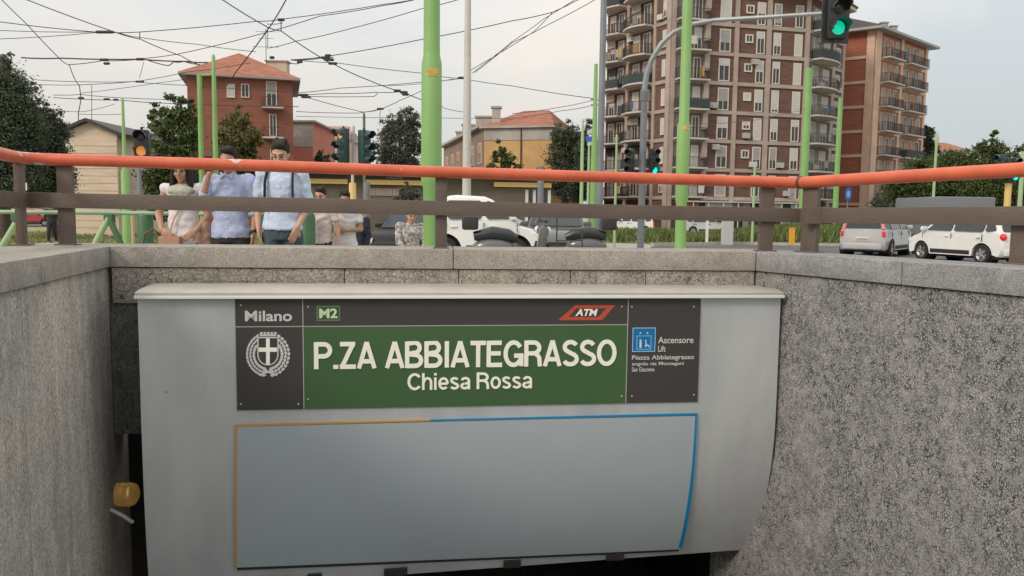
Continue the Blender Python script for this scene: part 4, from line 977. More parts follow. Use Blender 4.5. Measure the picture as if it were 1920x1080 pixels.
# long low kiosk with yellow fascia
k0, k1 = fpt(570, 58, 345), fpt(1034, 61, 345); KF = Facade(k0, k1)
kb = thing('station_kiosk', 'long low brown bus station building with a bright yellow fascia band', 'building', (k0.x, k0.y, -.3))
zf0, zf1 = KF.Z(800, 350), KF.Z(800, 338)
solid('wall', [k0, k1, k1 - KF.n*7, k0 - KF.n*7], -.3, zf1+.35, mat('kiosk_brown', (.15,.125,.10), .85, var=.2, scale=.5), kb)
M_YF = mat('yellow_fascia', (.70,.50,.18), .5)
for a, b in ((575, 652), (685, 792), (925, 1032)): KF.part('fascia', KF.U(a, 345), KF.U(b, 345), zf0+.08, zf1-.05, .02, .4, M_YF, kb)
KF.part('roof_edge', -.3, KF.w+.3, zf1+.35, zf1+.6, -7, 1.0, mat('kiosk_maroon', (.17,.07,.05), .8), kb)
for i in range(9): KF.part('shutter_panel', KF.U(692+i*6.3, 360), KF.U(697.6+i*6.3, 360), KF.Z(720, 367), KF.Z(720, 353), .0, .08, mat('pinkish_shutter', (.36,.28,.26), .7), kb)
for i in range(7): KF.part('window_pane', KF.U(985+i*7, 360), KF.U(990.5+i*7, 360), .6, KF.Z(1000, 356), .0, .07, M_GLS if i % 2 else M_SHOP[0], kb)
put_text('STAZIONE', (KF.U(725, 340), KF.U(755, 340), zf1+.03, zf1+.33), 'lettering', M_SHOP[0], kb, extr=.01, o=.03, P=lambda u_, z_, n_: KF.M(u_, z_, n_).translation)
# distant low rows behind the verges
def lowrow(label, x0, x1, Y, ytop, m, n):
    a, b = fpt(x0, Y, 390), fpt(x1, Y, 390); F_ = Facade(a, b); r = thing('shop_row', label, 'building', (a.x, a.y, -.3)); zt_ = F_.Z((x0+x1)/2, ytop)
    solid('wall', [a, b, b - F_.n*8, a - F_.n*8], -.3, zt_, m, r); solid('roof', [a + F_.n*.5, b + F_.n*.5, b - F_.n*8, a - F_.n*8], zt_, zt_+.25, M_STUC, r)
    for i in range(n):
        u0 = F_.w*(i+.15)/n; u1 = F_.w*(i+.85)/n; F_.part('shop_front', u0, u1, -.2, 2.1, .0, .06, (M_SHOP[4], M_GLS, M_SHOP[2])[i % 3], r); F_.part('shop_fascia', u0, u1, 2.2, 2.8, .0, .15, M_SHOP[(0,1,3,0,2)[i % 5]], r)
lowrow('row of dim shops seen under the railing at far left', -60, 330, 92, 372, mat('row_brown', (.16,.12,.10), .9, var=.2, scale=.3), 14)
lowrow('low grey row of shops beyond the hedge at far right', 1640, 2050, 116, 372, mat('row_grey', (.22,.21,.20), .9, var=.2, scale=.3), 12)

# ================================================================== trees
def foliage_mesh(name, blobs, n, size, m, gap=.25, seed=0, up=.3):
    """leaf sized faces gathered in clumps through the crown's volume"""
    r = np.random.default_rng(seed); nc = max(30, n // 60); cents = []; vol = np.array([b[3]*b[4]*b[5] for b in blobs]); vol = vol/vol.sum()
    which = r.choice(len(blobs), nc, p=vol)
    for i in which:
        cx, cy, cz, rx, ry, rz = blobs[i]; d = r.normal(size=3); d /= np.linalg.norm(d); rad = r.uniform(.25, 1.0)**.45
        cents.append((cx + d[0]*rx*rad, cy + d[1]*ry*rad, cz + d[2]*rz*rad, (rx*ry*rz)**(1/3)))
    cents = np.array(cents); per = n // nc
    ci = np.repeat(np.arange(nc), per); k = len(ci); off = r.normal(size=(k, 3)); spread = cents[ci, 3:4]*r.uniform(.10, .22, size=(nc, 1))[ci]
    pos = cents[ci, :3] + off*spread*np.array([1, 1, .7])
    nrm = off/np.maximum(1e-6, np.linalg.norm(off, axis=1, keepdims=True))*.6 + r.normal(size=(k, 3))*.7 + np.array([0, 0, up]); nrm /= np.linalg.norm(nrm, axis=1, keepdims=True)
    a = np.cross(nrm, r.normal(size=(k, 3))); a /= np.linalg.norm(a, axis=1, keepdims=True); b = np.cross(nrm, a)
    s_ = (size*r.uniform(.6, 1.4, size=(k, 1)))
    v = np.stack([pos - a*s_, pos - b*s_*.55, pos + a*s_, pos + b*s_*.55], axis=1).reshape(-1, 3)
    me = bpy.data.meshes.new(name); me.vertices.add(4*k); me.vertices.foreach_set('co', v.ravel().astype('f'))
    me.loops.add(4*k); me.loops.foreach_set('vertex_index', np.arange(4*k, dtype='i')); me.polygons.add(k)
    me.polygons.foreach_set('loop_start', np.arange(0, 4*k, 4, dtype='i')); me.materials.append(m); me.update(calc_edges=True); return me
def leafy(m):                                                # thin leaves let some light through
    t = m.node_tree; b = t.nodes['Principled BSDF']; o = t.nodes['Material Output']; tr = t.nodes.new('ShaderNodeBsdfTranslucent'); ms = t.nodes.new('ShaderNodeMixShader'); ms.inputs[0].default_value = .38
    t.links.new(b.inputs['Base Color'].links[0].from_socket, tr.inputs['Color']); t.links.new(b.outputs[0], ms.inputs[1]); t.links.new(tr.outputs[0], ms.inputs[2]); t.links.new(ms.outputs[0], o.inputs[0]); return m
M_BARK = mat('bark', (.09,.075,.06), .95, var=.3, scale=5, bump=.4)
LEAF = {'dark': mat('leaf_dark', (.085,.108,.064), .6, island=.5), 'mid': mat('leaf_mid', (.085,.115,.030), .6, island=.5), 'light': mat('leaf_light', (.10,.13,.038), .6, island=.5), 'grey': mat('leaf_grey', (.12,.125,.10), .7, island=.5)}
for m_ in LEAF.values(): leafy(m_)
def tree(name, label, x, Y, blobs_px, leaf, n, size, seed, trunk=None, group=None):
    """blobs_px: (x, y, rx, ry) ellipses of the crown as seen; depth radius = horizontal radius"""
    base = fpt(x, Y, 395); zb_ = gz(base.x, base.y); k = Y/F
    bl = []
    for bx_, by_, rx, ry in blobs_px:
        rr_ = random.Random(seed*31 + int(bx_)); yy = Y + rr_.uniform(-.5, .5)*rx*k; p = at(bx_, by_, yy); bl.append((p.x, yy, p.z, rx*k*.95, rx*k*.85, ry*k*.95))
    r = thing(name, label, 'tree', (base.x, base.y, zb_), 0, group)
    mb = MB(); top = max(b[2] for b in bl); cz = min(b[2] for b in bl); tr = trunk or max(.08, .03*(top-zb_))
    mb.tube([(base.x, base.y, zb_-.05), (base.x+.05, base.y, (zb_+cz)/2), (bl[0][0], bl[0][1], cz), (bl[0][0], bl[0][1], top)], [tr*1.3, tr, tr*.75, tr*.2], 9)
    for b in bl: mb.tube([(bl[0][0], bl[0][1], max(zb_+.8, b[2]-b[5]*1.1)), (b[0]*.6+bl[0][0]*.4, b[1], b[2]-b[5]*.35), (b[0], b[1], b[2]+b[5]*.3)], [tr*.5, tr*.3, tr*.1], 6)
    mb.build('trunk', M_BARK, r, smooth=60)
    me = foliage_mesh('crown', bl, n, size, LEAF[leaf] if isinstance(leaf, str) else leaf, seed=seed); link('crown', me, r)
    return r
tree('conifer_tree', 'tall dark cedar at the left edge with a pointed top', 8, 38, [(8,235,62,110),(10,150,28,50),(11,112,11,26),(-45,260,50,90),(36,210,32,70),(52,168,18,20),(20,330,60,60)], 'dark', 52000, .062, 1)
tree('conifer_tree', 'broad dark tree right of the cedar in front of the cream house', 98, 40, [(88,262,36,60),(74,215,20,32),(108,238,18,34),(95,330,40,50),(60,320,40,50),(124,300,12,34)], 'dark', 34000, .068, 2)
tree('leafy_tree', 'bushy green tree behind the woman at left, touched by yellow leaves', 322, 46, [(325,262,44,62),(322,350,52,44),(300,385,40,30),(335,200,24,30),(300,225,20,34),(355,235,22,50),(320,325,50,46),(290,290,22,30)], 'mid', 22000, .10, 3)
tree('leafy_tree', 'olive green tree in front of the brick house wall', 452, 62, [(450,258,40,48),(450,370,46,34),(452,220,24,24),(425,285,26,34),(482,280,20,34),(450,320,44,34)], leafy(mat('leaf_olive', (.12,.115,.032), .6, island=.45)), 15000, .12, 4)
tree('leafy_tree', 'grey green spiky tree left of the big green pole', 748, 74, [(750,270,38,44),(752,355,40,34),(765,225,24,22),(730,240,22,24),(780,260,18,40),(715,285,20,30),(750,320,42,34)], 'grey', 30000, .10, 5)
tree('leafy_tree', 'dark round tree between the ochre building and the blue street sign', 1062, 80, [(1058,250,24,30),(1085,275,30,40),(1055,300,30,44),(1100,300,24,60),(1070,345,46,34)], 'dark', 26000, .11, 6)
tree('leafy_tree', 'thin dark tree close behind the blue street sign', 1108, 76, [(1106,250,14,30),(1098,300,18,46),(1115,330,14,46)], 'dark', 7000, .12, 7)
tree('leafy_tree', 'green tree growing against the ochre wall', 942, 78, [(940,300,18,22),(935,278,12,14),(962,310,14,20),(925,325,16,26),(955,345,26,22)], 'mid', 7000, .11, 8)
tree('conifer_tree', 'dark pointed conifer at the right end of the brick block', 1742, 108, [(1738,275,14,40),(1735,250,8,16),(1752,285,9,26)], 'dark', 7000, .16, 9)
tree('leafy_tree', 'wide green crown beside the brick block, behind the thin lamp post', 1722, 84, [(1720,325,34,30),(1690,345,26,22),(1750,335,34,40),(1715,365,50,30)], 'mid', 13000, .14, 10)
tree('leafy_tree', 'light green bushy crown in the middle of the right hand treeline', 1800, 80, [(1790,310,42,30),(1810,335,44,36),(1770,345,40,36),(1835,300,26,26),(1800,375,60,30)], 'light', 17000, .13, 11)
tree('leafy_tree', 'tallest tree of the right hand treeline with a ragged top', 1862, 78, [(1860,262,13,18),(1850,285,22,22),(1872,290,24,24),(1858,325,44,36),(1845,365,50,34)], 'mid', 15000, .12, 12)
tree('leafy_tree', 'yellowish tree at the far right edge behind the signal', 1910, 76, [(1905,310,22,30),(1925,295,24,30),(1910,345,34,46),(1950,330,40,60)], 'light', 11000, .12, 13)
tree('bush', 'small pointed green shrub in front of the kiosk, left of the big green pole', 762, 48, [(762,362,14,18),(764,345,8,10),(748,380,16,16),(778,375,12,18)], 'grey', 5000, .07, 14)
tree('bush', 'dark shrub in the gap between salmon house and signals', 606, 90, [(604,300,14,18),(610,318,16,16)], 'dark', 4000, .12, 15)
tree('leafy_tree', 'dim tree filling the right background under the handrail', 1800, 92, [(1690,375,60,36),(1790,370,80,46),(1880,370,80,46)], 'dark', 20000, .16, 16)
# red roof peeping over the right treeline
simple_house('distant_house', 'distant house whose orange roof peeps over the right treeline', 1775, 1812, 125, 125, 284, M_CRM, M_TILE, 1.6, 10, [], hip=.25)
# ================================================================== poles
M_GP = mat('green_pole_paint', (.215,.40,.135), .5, var=.14, scale=2.2, stretch=(1,1,.5), col2=(.20,.37,.12), bump=.05, bscale=30)
M_GP2 = mat('faded_green_pole_paint', (.30,.46,.22), .55, var=.15, scale=2.0, col2=(.36,.46,.27))
M_GPD = mat('deep_green_paint', (.05,.135,.055), .5, var=.2, scale=3)
M_GRYP = mat('blue_grey_pole_paint', (.20,.215,.24), .45, metal=.2, var=.15, scale=2)
M_WHP = mat('off_white_pole_paint', (.52,.51,.47), .6, var=.12, scale=1.5)
def pole(label, xr, yr, Y, prof, m, cat='pole', name='tram_pole', group=None, extra=None, base=True):
    p = at(xr, yr, Y); z0 = gz(p.x, Y); pts = []
    for y, w_ in prof:
        z = at(xr, y, Y).z; pts.append((w_/2*Y/F*1.01, z))
    pts.sort(key=lambda q: q[1]); pts = [(pts[0][0], z0 - .02)] + pts + [(0.0001, pts[-1][1] + .001)]
    r = thing(name, label, cat, (p.x, Y, z0), 0, group); mb = MB(); mb.lathe(pts, 20, Matrix.Translation((p.x, Y, 0))); mb.build('shaft', m, r, smooth=40)
    if base: mb = MB(); rr_ = pts[0][0]; mb.lathe([(rr_*1.05, z0-.01), (rr_*1.6, z0-.01), (rr_*1.6, z0+.03), (rr_*1.1, z0+.06), (rr_*1.05, z0+.2)], 20, Matrix.Translation((p.x, Y, 0))); mb.build('base_collar', m, r, smooth=40)
    return r, p
M_STK = mat('orange_sticker', (.62,.40,.12), .6, var=.3, scale=20)
def sticker(r, p, Y, x0, x1, y0, y1, rad, a_mid):
    mb = MB(); z0, z1 = at((x0+x1)/2, y1, Y).z, at((x0+x1)/2, y0, Y).z; hw = (x1-x0)/2*Y/F/rad
    hw = min(1.0, hw); vs = []
    for i in range(9):
        a = a_mid - hw + 2*hw*i/8
        for z in (z0, z1):
            for rr_ in (rad, rad+.003): vs.append((p.x + rr_*math.cos(a), Y + rr_*math.sin(a), z))
    fs = []
    for i in range(8):
        b = i*4; fs += [(b+1, b+5, b+7, b+3), (b, b+2, b+6, b+4), (b, b+4, b+5, b+1), (b+2, b+3, b+7, b+6)]
    fs += [(0,1,3,2), (32,34,35,33)]; mb.add(vs, fs); mb.build('sticker', M_STK, r, smooth=40)
r, p = pole('thick bright green tram pole standing just behind the railing, wider sleeve low down', 809, 240, 10, [(-60,29),(100,30),(104,30.5),(121,37),(330,38),(345,37),(352,30),(465,29)], M_GP)
sticker(r, p, 10, 803, 828, 131, 146, 37/2*10/F*1.01, -PI/2+.25)
r, p = pole('bright green tram pole in front of the dark tower, left of centre of its front', 1282, 240, 14.5, [(-60,18),(228,18.5),(236,24),(372,24),(378,20),(462,21)], M_GP)
sticker(r, p, 14.5, 1279, 1292, 237, 245, 24/2*14.5/F*1.01, -PI/2+.2)
pole('off white lamp pole right beside the thick green pole', 876, 200, 22, [(-60,10.5),(60,12),(180,14),(372,16)], M_WHP, name='lamp_pole')
pole('tall blue grey pole at the left edge of the dark tower', 1127, 240, 17, [(-60,11),(460,13)], M_GRYP, name='lamp_pole')
pole('slim green pole left of the tall blue grey pole, topped below the wires', 1114, 290, 26, [(120,6.5),(250,9),(300,12),(460,12.5)], M_GP)
pole('thin pale green pole behind the blue street sign', 1091, 320, 32, [(222,1.5),(236,4),(260,6),(440,7)], M_GP2)
pole('thin greenish cream post between the pale green pole and the slim green pole', 1103, 350, 30, [(262,3),(300,4.5),(440,5)], M_GP2)
pole('green pole overlapping the right corner pillar of the dark tower', 1511, 260, 52, [(128,13),(250,14),(390,14.5)], M_GP)
pole('green pole in the narrow gap between the two brick blocks', 1571, 290, 53, [(184,7),(240,9),(390,10)], M_GP)
pole('thin light green lamp post before the right hand trees', 1753, 320, 52, [(250,4),(262,7),(268,6),(276,4.5),(380,5)], M_GP2, name='lamp_pole')
pole('short thin pale green post in front of the tower shops', 1414, 350, 44, [(308,2.5),(316,4),(392,4.5)], M_GP2)
pole('thin pale post left of the grey mast pole, by the signal heads', 1155, 320, 33, [(252,3.5),(330,4.5),(440,5)], M_GP2)
pole('green pole at the right end of the square beyond the signals', 1915, 340, 34, [(284,7.5),(390,8)], M_GP2)
pole('tapering green pole left of the black signal head at left', 234, 320, 27, [(183,2),(187,4.5),(250,6),(316,8),(322,14),(440,15)], M_GP)
pole('thinner of two close green poles over the bushy green tree', 376, 240, 34, [(140,8.5),(390,9)], M_GP)
r, p = pole('taller of two close green poles over the bushy green tree', 403, 240, 34, [(102,3),(106,6),(150,7.5),(390,11)], M_GP)
pa_, pb_ = at(376, 141, 34), at(403, 140, 34); mb = MB(); mb.tube([pa_, pb_], .05, 8); mb.build('cross_arm', M_GP, r, smooth=50)
pole('dull olive pole rising behind the central signal heads', 683, 300, 40, [(212,4),(218,5),(400,5)], mat('olive_pole', (.14,.16,.09), .6))
pole('grey steel pole behind the youths near the kiosk', 688, 430, 21, [(342,12),(465,13)], M_GRYP, name='steel_pole')
r, p = pole('yellow banded signal pole carrying the central traffic lights', 661, 350, 19, [(343,12),(347,13),(462,14)], M_YF, name='signal_pole')
q0 = at(664, 340, 19); mb = MB(); mb.tube([(p.x, 19, at(661,344,19).z), (p.x+.03, 19, at(664,236,19).z)], .034, 10); mb.cap((p.x+.0, 19, at(656,262,19).z), (p.x+.0, 19, at(656,244,19).z), .05, .05); mb.build('upper_tube', mat('pale_post', (.55,.52,.48), .6), r, smooth=50)
# mast arm pole
pm = at(1205, 300, 18); zt_ = at(1208, 168, 18)
ma = thing('mast_arm_pole', 'grey curved mast arm pole reaching right across the dark tower to the hanging signal', 'pole', (pm.x, 18, gz(pm.x, 18)))
mb = MB(); mb.lathe([(.075, -.02), (.078, 1.3), (.072, zt_.z), (.001, zt_.z)], 20, Matrix.Translation((pm.x, 18, 0))); mb.build('shaft', M_GRYP, ma, smooth=40)
arm = [at(1208, 170, 18), at(1212, 140, 18), at(1222, 112, 17.95), at(1240, 82, 17.9), at(1264, 60, 17.8), at(1300, 45, 17.5), at(1340, 38, 17.2), at(1440, 32, 16.6), at(1560, 24, 16.05)]
mb = MB(); mb.tube(arm, [.062,.06,.058,.055,.052,.049,.046,.042,.036], 14); mb.build('arm', mat('galvanised_grey', (.30,.33,.34), .4, metal=.4, var=.15, scale=3), ma, smooth=60)
mb = MB(); mb.lathe([(.09, zt_.z-.25), (.095, zt_.z-.2), (.095, zt_.z-.02), (.075, zt_.z)], 20, Matrix.Translation((pm.x, 18, 0))); mb.build('collar', M_GRYP, ma, smooth=40)

# ================================================================== traffic lights
M_HS = mat('black_signal_housing', (.018,.022,.022), .35, spec=.6); M_HG = mat('dark_green_signal_housing', (.015,.05,.048), .4)
M_LOFF = mat('unlit_lens', (.03,.03,.03), .15)
M_LG = mat('lit_green_lens', (.0,.35,.22), .3, emit=(.0,.62,.36), estr=.55); M_LA = mat('lit_amber_lens', (.6,.25,.03), .3, emit=(1,.42,.14), estr=.3); M_LC = mat('lit_cyan_lens', (.0,.5,.45), .3, emit=(.0,.9,.75), estr=1.0)
def signal(label, loc, yaw, sc=1.0, lit=None, litm=None, m=None, plate=None, sections=3, group=None, parent_add=None):
    """yaw 0 faces the camera side (-y)"""
    m = m or M_HS; r = thing('traffic_light', label, 'traffic light', tuple(loc), yaw, group); r.scale = (sc,)*3; r.matrix_basis = Matrix.Translation(loc) @ Matrix.Rotation(yaw, 4, 'Z') @ Matrix.Scale(sc, 4)
    H = .30*sections
    mb = MB(); mb.box(-.15, .15, -.08, .10, -H/2, H/2); mb.build('housing', m, r, bevel=.025, local=True, smooth=40)
    if plate: mb = MB(); mb.box(-plate[0], plate[0], .02, .04, -H/2-plate[1], H/2+plate[1]); mb.build('backplate', m, r, bevel=.006, local=True)
    mb = MB(); mb.tube([(0,.02,-H/2-.06),(0,.02,-H/2)], .03, 8); mb.tube([(0,.02,H/2),(0,.02,H/2+.06)], .03, 8); mb.box(-.03,.03,.0,.16,-.05,.05) ; tag(mb.build('mounting', m, r, local=True), kind=None)
    for i in range(sections):
        z = H/2 - .15 - .30*i
        q = MB(); q.lathe([(.0,.035),(.06,.03),(.105,.0)], 18, Matrix.Translation((0,-.082,z)) @ Matrix.Rotation(PI/2, 4, 'X')); q.build('lens', litm if lit == i else M_LOFF, r, local=True, smooth=60)
        q = MB(); vs = []; n = 14
        for j in range(n+1):
            a = -.35 + (PI + .7)*j/n
            for d, rr_ in ((0,.118),(0,.128),(-.20,.118),(-.20,.128)): vs.append((rr_*math.cos(a), -.08 + d*(1 if math.sin(a) > 0 else .55), z + rr_*math.sin(a)))
        fs = []
        for j in range(n): b = j*4; fs += [(b, b+4, b+6, b+2), (b+1, b+3, b+7, b+5), (b+2, b+6, b+7, b+3)]
        q.add(vs, fs); q.build('visor', m, r, local=True, smooth=60)
    return r
loc = at(1569, 16, 16.0)
signal('large black hanging traffic light with green lamp lit, at the tip of the mast arm', loc, .06, 1.28, 2, M_LG, plate=(.215,.06))
signal('black traffic light with amber lamp lit, left of the bushy green tree', at(266, 270, 20), .2, 1.15, 1, M_LA, sections=2)
signal('dark green traffic light facing left on the central yellow pole, amber lamp lit', at(643, 275, 18.8), -.75, .92, 0, M_LA, M_HG)
signal('dark green traffic light turned away to the right on the central yellow pole', at(684, 278, 18.9), 1.0, .92, None, None, M_HG)
signal('dark traffic light left of the grey mast pole above the handrail', at(1181, 303, 17.9), -.5, .62, None, None)
signal('dark traffic light right of the grey mast pole with green lamp lit', at(1226, 303, 17.9), .35, .62, 2, M_LC)
signal('dark green traffic light at the far right seen sideways', at(1876, 312, 31.2), -1.2, 1.0, None, None, M_HG)
signal('black traffic light at the far right with bright green lamp', at(1902, 318, 31.2), .15, 1.0, 2, M_LC)
mb = MB(); p = at(1890, 360, 31.5); mb.tube([(p.x, 31.5, gz(p.x, 31.5)), (p.x, 31.5, at(1893, 344, 31.5).z)], .12, 14); tag(mb.build('signal_pole', M_YF, smooth=50), 'yellow pole under the two signals at far right', 'pole')
mb = MB(); p = at(262, 360, 20.1); mb.tube([(p.x, 20.1, 0), (p.x, 20.1, at(266, 268, 20.1).z)], .05, 12); tag(mb.build('signal_pole', M_GRYP, smooth=50), 'grey pole under the black signal with amber lamp at left', 'pole')
for a, b in ((at(663,262,19), at(648,262,18.8)), (at(663,262,19), at(680,262,18.9))): pass

# ================================================================== signs
def disc_sign(label, x, y, w_, h_, Y, face, back, cat='road sign', square=False, pole_w=.03, yaw=0):
    p = at(x, y, Y); g = gz(p.x, Y); r = thing('road_sign', label, cat, (p.x, Y, g)); a, b = w_/2*Y/F, h_/2*Y/F; mb = MB()
    Mx = Matrix.Translation((p.x, Y-.04, p.z)) @ Matrix.Rotation(yaw, 4, 'Z')
    pts = [(-a,-b),(a,-b),(a,b),(-a,b)] if square else [(a*math.cos(2*PI*i/20), b*math.sin(2*PI*i/20)) for i in range(20)]
    mb.prism(pts, 0, .015, Mx @ Vector((0,0,0)), Mx.to_3x3() @ Vector((1,0,0)), (0,0,1), Mx.to_3x3() @ Vector((0,-1,0))); mb.build('plate', face, r)
    if not square: mb = MB(); mb.prism([(q[0]*.62, q[1]*.2) for q in pts] if back is None else [(q[0]*.55, q[1]*.55) for q in pts], .016, .020, Mx @ Vector((0,0,0)), Mx.to_3x3() @ Vector((1,0,0)), (0,0,1), Mx.to_3x3() @ Vector((0,-1,0))); mb.build('symbol', back or M_SHOP[0], r)
    mb = MB(); mb.tube([(p.x, Y, g), (p.x, Y, p.z+b)], pole_w, 8); mb.build('post', M_GRYP, r, smooth=50); return r
M_RSG = mat('road_sign_red', (.45,.03,.03), .5); M_BSG = mat('road_sign_blue', (.02,.10,.42), .5)
disc_sign('round red road sign with grey post showing just above the handrail', 1014, 323, 22, 22, 30, M_RSG, None, pole_w=.12)
disc_sign('round blue road sign at the foot of the orange brick block', 1590, 364, 12, 24, 46, M_BSG, mat('sign_blue_light', (.15,.35,.65), .5))
r = disc_sign('small square white sign on a post in front of the dark left trees', 45, 350, 14, 14, 30, M_SHOP[0], None, square=True)
p = at(45, 350, 30); mb = MB(); s_ = .05; mb.box(p.x-.06, p.x-.02, 29.935, 29.943, p.z-.07, p.z+.06); mb.box(p.x-.0199, p.x+.07, 29.935, 29.943, p.z-.07, p.z-.03); mb.build('symbol', M_SHOP[4], r)
ss = thing('street_sign', 'blue and white street name plates stacked beside the slim green pole', 'street sign', tuple(at(1108, 258, 26.2)))
for y0, y1, m, tilt, x0 in ((238,248,M_SHOP[2],.9,1101),(249,262,M_BSG,.9,1099),(263,271,M_SHOP[2],.5,1101)):
    a = [at(x0, y0+5*tilt+2, 26.4), at(1117, y0, 26.0), at(1117, y1, 26.0), at(x0, y1+5*tilt, 26.4)]; b = [q + Vector((.0,.03,0)) for q in a]; mb = MB(); mb.add(a+b, [(0,1,2,3),(7,6,5,4),(0,4,5,1),(1,5,6,2),(2,6,7,3),(3,7,4,0)]); mb.build('name_plate', m if m is not M_SHOP[2] else mat('plate_grey', (.45,.46,.47), .5), ss)
a = at(1103, 255, 26.15); b = at(1112, 254, 26.15); mb = MB(); mb.box(a.x, b.x, 26.0, 26.02, a.z-.03, a.z+.03); mb.build('lettering', M_SHOP[0], ss)
def block(name, label, cat, x, w_, ytop, Y, dep, m, cap=None):
    p = at(x, ytop, Y); g = gz(p.x, Y); hw = w_/2*Y/F; r = thing(name, label, cat, (p.x, Y, g)); mb = MB(); mb.box(p.x-hw, p.x+hw, Y, Y+dep, g-.02, p.z); mb.build('body', m, r, bevel=.02)
    mb = MB(); mb.box(p.x-hw*1.05, p.x+hw*1.05, Y-.02, Y+dep+.02, p.z+.001, p.z+.04); mb.build('lid', cap or m, r); return r
block('utility_cabinet', 'pale grey roadside cabinet standing on the verge before the tower', 'cabinet', 1366, 20, 413, 42.6, .35, mat('cabinet_grey', (.46,.46,.47), .6))
block('utility_cabinet', 'yellow orange box on the grass bank between the two right posts', 'box', 1487, 9, 428, 43.3, .25, mat('orange_box', (.70,.34,.03), .6))
block('bollard', 'thin white marker post on the verge left of the pale cabinet', 'post', 1327, 5, 412, 43.2, .1, M_SHOP[0])
block('timber_post', 'pale timber post beside the green pole at left on the grass', 'post', 244, 8, 398, 33, .18, mat('pale_timber', (.55,.42,.25), .8))
kk = thing('kiosk', 'small cream kiosk with dark opening standing on the left grass', 'kiosk', tuple(at(214, 440, 44)))
a, b, zt_ = at(200, 400, 44), at(222, 400, 44), at(210, 396, 44).z
mb = MB(); mb.box(a.x, b.x, 44, 45.4, -.3, zt_); mb.build('body', M_CRM, kk); mb = MB(); mb.box(a.x-.25, b.x+.25, 43.7, 45.6, zt_+.001, zt_+.12); mb.build('roof', M_CRM, kk)
mb = MB(); m_ = (a.x+b.x)/2; mb.box(m_-.13, m_+.12, 43.96, 43.995, .1, 1.0); mb.build('opening', M_SHOP[4], kk)

# ================================================================== green barrier behind the people
gb = thing('barrier', 'green tubular barrier with round topped posts and slanted braces behind the people', 'barrier', tuple(at(270, 460, 9.3)))
yb = 9.3
zr_ = at(150, 399, yb).z
def P9(x, y, Y=yb): return at(x, y, Y)
mb = MB(); a, b = P9(-220, 396), P9(577, 404); mb.tube([a, P9(150, 398.5), b], .024, 12); mb.build('top_rail', mat('pale_green_paint', (.24,.36,.22), .5, var=.2, scale=3), gb, smooth=60)
for x in (-40, 269, 575):
    q = P9(x, 430); mb = MB(); w_ = .088; zt_ = P9(x, 399).z + .01; mb.lathe([(w_,-.02),(w_,zt_-.06),(w_*.85,zt_-.02),(w_*.5,zt_+.015),(.001,zt_+.03)], 18, Matrix.Translation((q.x, yb+.05, 0))); mb.build('post', M_GPD, gb, smooth=40)
for (a, b, m) in (((204,408),(160,492),M_GP2), ((205,410),(246,500),M_GPD), ((30,418),(-14,492),M_GP2), ((490,412),(452,490),M_GP2), ((491,412),(532,490),M_GPD), ((-110,410),(-150,490),M_GP2)):
    p, q = P9(*a), P9(*b); q = p + (q-p)*((p.z+.02)/(p.z-q.z)); mb = MB(); mb.tube([p, q], .035, 10); mb.build('brace', m, gb, smooth=60)
for x in (204, 490, 30): q = P9(x, 404); mb = MB(); mb.box(q.x-.05, q.x+.05, yb-.03, yb+.03, q.z-.06, q.z+.02); mb.build('joint', M_GPD, gb, bevel=.008)
# dark wire fence panel in front of the grey car
wf = thing('fence_panel', 'small black steel fence panel in front of the grey car', 'fence', tuple(at(1068, 460, 13)))
a, b = at(1044, 430, 13), at(1092, 430, 13); mb = MB(); mb.tube([(a.x,13,0),(a.x,13,at(1044,406,13).z)], .012, 6); mb.build('post', M_RAILD, wf); mb = MB(); mb.tube([(b.x,13,0),(b.x,13,at(1092,430,13).z)], .012, 6); mb.build('post', M_RAILD, wf)
for y in (431, 451): p, q = at(1044, y, 13), at(1092, y, 13); mb = MB(); mb.tube([p, q], .010, 6); mb.build('crossbar', M_RAILD, wf)

# ================================================================== overhead wires
M_WIRE = mat('black_wire', (.03,.03,.032), .6)
def net(label, wires, fit, loc):
    r = thing('overhead_wires', label, 'overhead wires', loc)
    for pts, px, Y0, Y1 in wires:
        n = len(pts); P_ = [at(x, y, Y0 + (Y1-Y0)*i/max(1, n-1)) for i, (x, y) in enumerate(pts)]
        sub = []
        for i in range(n-1):
            for k in range(4): t = k/4; sub.append(P_[i].lerp(P_[i+1], t) - Vector((0,0,.02*4*t*(1-t))))
        sub.append(P_[-1]); Ym = (Y0+Y1)/2; mb = MB(); mb.tube(sub, px*.42*Ym/F, 5); mb.build('wire', M_WIRE, r)
    for x, y, L_, Y in fit:
        p = at(x, y, Y); h = L_/2*Y/F; mb = MB(); mb.cap(p - Vector((h,0,0)), p + Vector((h,0,0)), .045, .045, 8); mb.build('clamp', M_WIRE, r, smooth=50)
    return r
